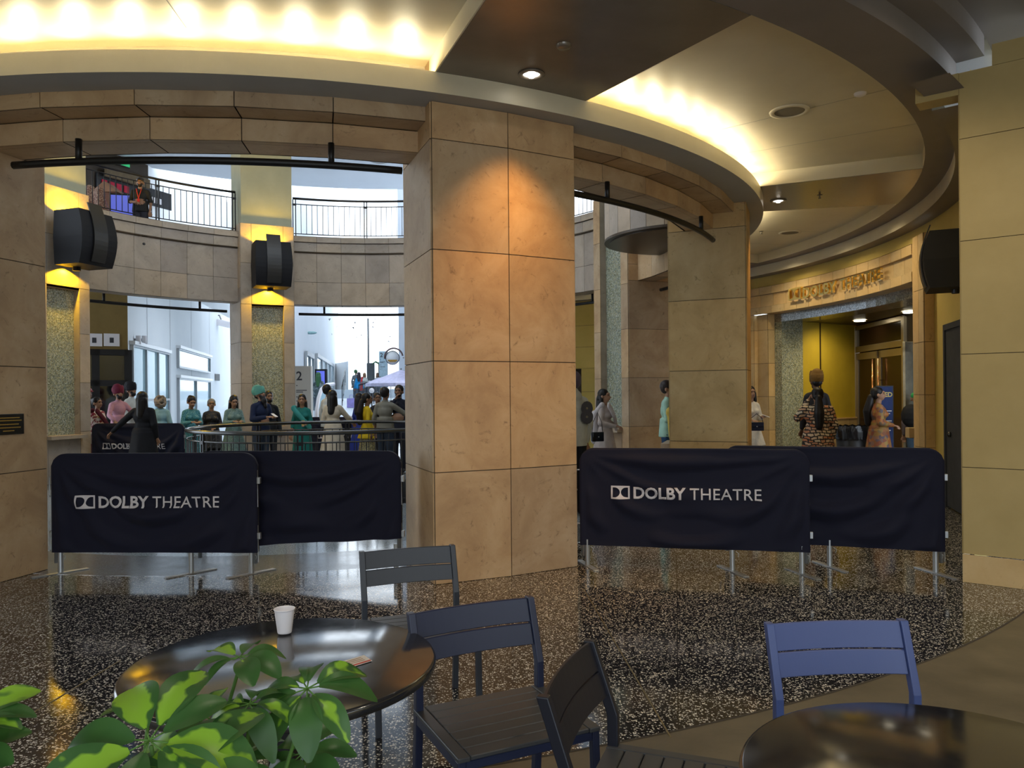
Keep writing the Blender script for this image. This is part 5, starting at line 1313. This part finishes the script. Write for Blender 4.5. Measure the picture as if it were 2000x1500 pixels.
# behind the distant barrier
person(171, 757, 17.6, 60, 'person in red cap half hidden by the left mosaic column', 'm', 'collar', F('cl_dark', (.02, .02, .025)), 'trousers', F('cl_dark2', (.02, .02, .03)), 'cap', (.30, .03, .03), 'b')
person(190, 776, 16.6, 75, 'woman in maroon drape and white floral sleeves at the left end of the queue', 'f', 'sari', sari_m, 'skirt', F('cl_maroon', (.085, .008, .02)), 'bun', skin='a', arms=('down', 'front'), build=1.12, scarf=F('cl_maroon', (.085, .008, .02)))
person(231, 751, 17.3, 55, 'man in pink shirt and maroon turban leaning forward', 'm', 'collar', F('cl_pink', (.52, .27, .34)), 'trousers', F('cl_dark2', (.02, .02, .03)), turban=F('tb_maroon', (.13, .008, .03)), arms=('rail', 'rail'), beard='short', skin='a', lean=0)
person(256, 745, 17.9, 75, 'man in white shirt and black turban looking right', 'm', 'collar', F('cl_white', (.66, .68, .64)), 'trousers', F('cl_dark2', (.02, .02, .03)), turban=F('tb_black', (.010, .010, .014)), beard='short', skin='a', arms=('front', 'front'))
b_, hs, W = person(279, 765, 14.7, 176, 'woman in black with long hair seen from behind in front of the distant barrier', 'f', 'kurta', F('cl_black', (.005, .005, .008)), 'skirt', F('cl_black', (.005, .005, .008)), 'long', arms=('down', 'reachback'), build=1.35, hem=.45)
person(314, 773, 17.0, 190, 'woman with grey curly hair and pale blue top seen from behind', 'f', 'plain', F('cl_sky', (.25, .45, .55)), 'skirt', F('cl_sky', (.25, .45, .55)), 'curly', (.24, .20, .17), 'a', hem=.6, build=1.1)
b_, hs, W = person(373, 773, 16.4, 40, 'woman in sequinned teal jacket with hair bun holding a phone', 'f', 'kurta', teal_pat, 'skirt', F('cl_teal', (.01, .14, .17)), 'bun', arms=('phone', 'phone'), hem=.5, head=(0, 22), build=1.1)
phone((hs[0] + hs[1]) / 2, R(40), -.7, 'dark phone held by the woman in the teal jacket')
person(413, 779, 17.2, 28, 'older woman with grey hair in a black patterned top', 'f', 'kurta', black_pat, 'skirt', F('cl_black', (.005, .005, .008)), 'bun', (.20, .19, .18), 'a', hem=.55, arms=('down', 'clasp'), build=1.12, glasses=True)
b_, hs, W = person(456, 772, 16.5, 35, 'woman in sage green sequinned kurta looking down at a phone', 'f', 'kurta', sage_pat, 'skirt', F('cl_sage', (.12, .18, .16)), 'long', arms=('phone', 'phone'), hem=.5, head=(0, 20), build=1.12)
phone((hs[0] + hs[1]) / 2, R(35), -.9, 'dark phone held by the woman in sage green')
b_, hs, W = person(509, 752, 16.0, 55, 'bearded man in navy jacket and mint green turban holding a phone', 'm', 'collar', F('cl_navy', (.010, .018, .055)), 'jeans', F('cl_denim', (.03, .045, .075)), turban=F('tb_mint', (.10, .32, .26)), beard='long', arms=('phone', 'phone'), build=1.15, head=(10, -12))
phone((hs[0] + hs[1]) / 2 + Vector((.03, 0, .04)), R(60), -1.1, 'pale phone held by the man in the mint green turban', 'white_plastic')
person(525, 764, 17.0, 35, 'man in dark suit standing close behind the mint green turban', 'm', 'collar', F('cl_suit', (.012, .013, .018)), 'trousers', F('cl_suit', (.012, .013, .018)), 'short', beard='short', skin='b', arms=('down', 'down'))
b_, hs, W = person(590, 770, 16.5, 8, 'woman in teal sari facing the hall before the pale pylon', 'f', 'sari', F('cl_sari', (.012, .17, .15)), 'skirt', F('cl_sari', (.012, .17, .15)), 'long', arms=('down', 'front'), sleeve=.72, scarf=F('cl_sari2', (.05, .30, .27)), build=1.05)
root = empty('gold_clutch', hs[1] + Vector((0, 0, .04)), 0, 'small gold clutch held by the woman in the teal sari', 'clutch'); mb = MB(); mb.box((-.03, -.02, -.05), (.03, .02, .06)); bevel(mb.build('clutch_body', 'gold_metal', root), .006)
person(640, 751, 17.6, 140, 'man in pale shirt standing behind the woman in cream', 'm', 'collar', F('cl_pale', (.50, .53, .55)), 'trousers', F('cl_dark2', (.02, .02, .03)), 'short', skin='b', build=1.05)
b_, hs, W = person(650, 762, 16.2, 172, 'woman in long cream dress with straight black hair seen from behind', 'f', 'kurta', F('cl_cream', (.56, .49, .38)), 'skirt', F('cl_cream', (.56, .49, .38)), 'long', arms=('rail', 'clasp'), build=1.18, hem=.35)
root = empty('folded_paper', at(684, 816, 16.4), 0, 'crumpled white paper by the hand of the woman in cream', 'paper'); mb = MB(); rnd = random.Random(2)
mb.ell((0, 0, 0), (.06, .03, .04), None, 10); mb.v = [tuple(Vector(v) * rnd.uniform(.8, 1.2)) for v in mb.v]; mb.build('sheet', 'white_plastic', root)
person(703, 768, 17.4, 150, 'woman in royal blue seen past the yellow top', 'f', 'kurta', F('cl_royal', (.015, .035, .28)), 'skirt', F('cl_royal', (.015, .035, .28)), 'long', hem=.4)
person(717, 768, 16.6, 110, 'woman in yellow top with a long black ponytail', 'f', 'kurta', F('cl_yellow', (.62, .42, .01)), 'skirt', sparkle('gold_net', (.22, .19, .10), (.5, .42, .2), 50, .6), 'pony', skin='b', hem=.75, build=1.05)
person(737, 767, 17.9, 20, 'person with glasses peering out behind the man in khaki', 'f', 'plain', F('cl_dark', (.02, .02, .025)), 'trousers', F('cl_dark2', (.02, .02, .03)), 'short', skin='b', glasses=True)
person(752, 756, 15.9, 165, 'man in khaki shirt seen from behind with one arm stretched right', 'm', 'collar', F('cl_khaki', (.19, .18, .145)), 'jeans', F('cl_denim', (.03, .045, .075)), 'short', skin='b', arms=('reach', 'down'), sleeve=.7, build=1.1)
person(779, 752, 16.6, -5, 'bearded man in dark plaid shirt with hand at his mouth', 'm', 'collar', F('cl_plaid', (.010, .012, .024)), 'trousers', F('cl_dark2', (.02, .02, .03)), 'short', beard='short', skin='b', arms=('mouth', 'down'), build=1.12)
# right hand side
b_, hs, W = person(1119, 726, 10.6, 205, 'person in pale grey hoodie half hidden by the central column', 'm', 'hoodie', F('cl_hoodie', (.40, .41, .37)), 'trousers', F('cl_black', (.005, .005, .008)), 'short', (.08, .06, .09), 'b', arms=('down', 'front'), build=1.15)
me = text_mesh('8', .34, .02, 1, .0); lm = link_me(me, 'lettering', 'print_dark', b_, Matrix.Translation((-.02, .178, 1.13)) @ Matrix.Rotation(PI, 4, 'Z') @ Matrix.Rotation(PI / 2, 4, 'X')); lm['label'] = 'black numeral on the back'
b_, hs, W = person(1180, 760, 14.2, 62, 'woman in beige kurta and sheer scarf with a black handbag', 'f', 'kurta', F('cl_beige', (.46, .39, .36)), 'skirt', F('cl_beige', (.46, .39, .36)), 'long', arms=('clasp', 'clasp'), hem=.4, build=1.15, scarf=F('cl_sheer', (.55, .50, .50)))
handbag(at(1167, 853, 13.75), R(20), 'black quilted handbag hanging beside the beige kurta', .23, .17)
b_, hs, W = person(1304, 743, 12.9, 70, 'man in mint shirt and jeans half hidden by the right column', 'm', 'collar', F('cl_mint', (.38, .60, .48)), 'jeans', F('cl_jean', (.02, .06, .13)), 'short', (.03, .02, .018), 'a', arms=('front', 'front'), build=1.1)
root = empty('yellow_cloth', at(1311, 820, 12.35), 0, 'yellow cloth carried by the man in the mint shirt', 'cloth'); mb = MB(); mb.ell((0, 0, .12), (.09, .07, .1)); mb.cap((0, 0, .1), .07, (.02, 0, -.28), .06); o = mb.build('cloth_folds', F('cl_yel2', (.60, .42, .08)), root, True); remesh(o, .016)
b_, hs, W = person(1466, 754, 14.8, 12, 'woman in white kurta holding a phone beside the right column', 'f', 'kurta', F('cl_white2', (.68, .62, .52)), 'trousers', F('cl_white3', (.55, .50, .46)), 'bob', arms=('front', 'phone'), hem=.62, sleeve=.75)
phone(hs[1] + Vector((.05, -.02, .02)), R(70), -1.2, 'pale phone held by the woman in the white kurta', 'white_plastic')
handbag(at(1478, 833, 14.4), R(-10), 'navy handbag held by the woman in the white kurta', .25, .16, flat('bag_navy', (.012, .014, .035)), .16)
m = nt('brick_print', (.5, .4, .3), .7); co = coords(m, (1, 1, 1)); br = N(m, 'ShaderNodeTexBrick'); br.inputs['Scale'].default_value = 1; br.inputs['Brick Width'].default_value = .085; br.inputs['Row Height'].default_value = .05; br.inputs['Mortar Size'].default_value = .009
br.inputs['Color1'].default_value = (.62, .52, .36, 1); br.inputs['Color2'].default_value = (.40, .12, .03, 1); br.inputs['Mortar'].default_value = (.008, .007, .007, 1)
mp = N(m, 'ShaderNodeMapping'); mp.inputs['Rotation'].default_value = (R(90), R(9), 0); nz_ = N(m, 'ShaderNodeTexNoise'); nz_.inputs['Scale'].default_value = 6; L(m, co, nz_.inputs['Vector']); c2 = mix(m, .10, co, nz_.outputs['Color'], 'ADD'); L(m, c2, mp.inputs[0]); L(m, mp.outputs[0], br.inputs['Vector']); setc(m, br.outputs['Color'])
m = nt('orange_print', (.4, .15, .03), .65); co = coords(m); v = N(m, 'ShaderNodeTexVoronoi'); v.inputs['Scale'].default_value = 17; L(m, co, v.inputs['Vector']); w = N(m, 'ShaderNodeSeparateColor'); L(m, v.outputs['Color'], w.inputs[0])
c = ramp(m, w.outputs[0], ((0, (.30, .10, .015)), (.3, (.18, .045, .02)), (.5, (.28, .17, .03)), (.7, (.08, .06, .08)), (.85, (.34, .13, .03)))); setc(m, c)
person(1594, 722, 13.6, 172, 'man in tan turban behind the woman in the patterned shirt', 'm', 'collar', F('cl_dark', (.02, .02, .025)), 'trousers', F('cl_dark2', (.02, .02, .03)), turban=F('tb_tan', (.20, .105, .022)), beard='short', skin='c')
b_, hs, W = person(1596, 757, 12.6, 168, 'woman in orange and cream block print shirt with long ponytail phoning', 'f', 'kurta', MATS['brick_print'], 'trousers', F('cl_dark2', (.02, .02, .03)), 'pony', arms=('down', 'ear'), hem=.55, build=1.62, skin='a')
phone(hs[1] + Vector((.0, .0, .02)), R(80), .2, 'white phone held at the ear of the woman in block print', 'white_plastic')
person(1715, 756, 13.6, 72, 'woman in orange multicoloured print dress seen in profile', 'f', 'kurta', MATS['orange_print'], 'skirt', MATS['orange_print'], 'pony', skin='a', arms=('clasp', 'clasp'), hem=.35, build=1.4)
b_, hs, W = person(1789, 766, 14.4, 140, 'person in green headwear and jeans behind the right pilaster', 'm', 'plain', F('cl_brown', (.12, .085, .075)), 'jeans', F('cl_jean2', (.05, .085, .13)), 'cap', (.02, .25, .07), 'b', arms=('clasp', 'down'), build=1.05)
root = empty('backpack', at(1779, 812, 14.0), R(140), 'black bag carried by the person in green headwear', 'bag'); mb = MB(); mb.ell((0, 0, 0), (.17, .12, .22)); mb.ell((0, -.06, -.06), (.12, .1, .12)); o = mb.build('bag_body', F('cl_bag', (.008, .008, .009)), root, True); remesh(o, .014)
# upstairs
b_, hs, W = person(274, 347, 17.1, 12, 'bearded man in black shirt with red lanyard behind the upstairs railing', 'm', 'plain', F('cl_black2', (.012, .012, .012)), 'trousers', F('cl_dark2', (.02, .02, .03)), 'cap', (.015, .014, .014), 'b', arms=('clasp', 'down'), beard='short', sleeve=.5, build=1.2, foot=5.03)
m = MB(); m.tube([(-.06, -.15, 1.42), (-.02, -.185, 1.25), (.0, -.185, 1.16)], .008, 6); m.tube([(.06, -.15, 1.42), (.02, -.185, 1.25), (.0, -.185, 1.16)], .008, 6); m.box((-.03, -.20, 1.06), (.03, -.19, 1.16)); m.build('lanyard', F('cl_red', (.5, .03, .02)), b_)
# far plaza
person(622, 727, 31, 178, 'woman with long green hair and striped jacket walking away on the plaza', 'f', 'plain', sparkle('striped', (.06, .09, .10), (.22, .28, .30), 16, .6), 'jeans', F('cl_slate', (.09, .11, .14)), 'long', (.05, .14, .06), 'a', build=1.2, foot=yz(31), vox=.014, arms=('front', 'front'))
person(695, 722, 40, 170, 'man in grey walking away at the top of the plaza ramp', 'm', 'plain', F('cl_grey', (.16, .19, .21)), 'trousers', F('cl_slate', (.09, .11, .14)), 'short', (.05, .05, .06), 'b', foot=yz(40), vox=.016)
person(701, 727, 38.5, 185, 'woman in bright blue top with red scarf on the plaza', 'f', 'plain', F('cl_blue', (.02, .30, .65)), 'trousers', F('cl_slate', (.09, .11, .14)), 'long', (.05, .04, .05), 'b', foot=yz(38.5), vox=.016, scarf=F('cl_red2', (.6, .06, .06)))
person(712, 728, 41, 20, 'fair haired person in white at the far plaza tables', 'f', 'plain', F('cl_white', (.66, .68, .64)), 'trousers', F('cl_slate', (.09, .11, .14)), 'long', (.40, .24, .13), 'a', foot=yz(41), vox=.016)
person(737, 728, 41.5, -10, 'dark haired person at the far plaza tables beside the pylon', 'f', 'plain', F('cl_pale', (.50, .53, .55)), 'trousers', F('cl_slate', (.09, .11, .14)), 'long', (.10, .07, .06), 'a', foot=yz(41.5), vox=.016)
q = at(686, 764, 37); root = empty('shopping_bag', q, 0, 'lilac shopping bag beside the grey man on the plaza', 'bag'); mb = MB(); mb.box((-.2, -.1, -.25), (.2, .1, .2)); bevel(mb.build('bag_body', F('bag_lilac', (.40, .34, .75)), root), .02)
mb = MB(); mb.tube([(-.1, 0, .2), (-.06, 0, .36), (.06, 0, .36), (.1, 0, .2)], .012, 6); mb.build('handle', F('bag_lilac', (.40, .34, .75)), root)
root.location.z = yz(37) + .25

# bake the sculpting modifiers into plain meshes
bpy.context.view_layer.update(); dg = bpy.context.evaluated_depsgraph_get(); new = []
for o in BAKE: new.append(bpy.data.meshes.new_from_object(o.evaluated_get(dg)))
for o, me in zip(BAKE, new):
    o.modifiers.clear(); o.data = me
    me.polygons.foreach_set('use_smooth', [True] * len(me.polygons))
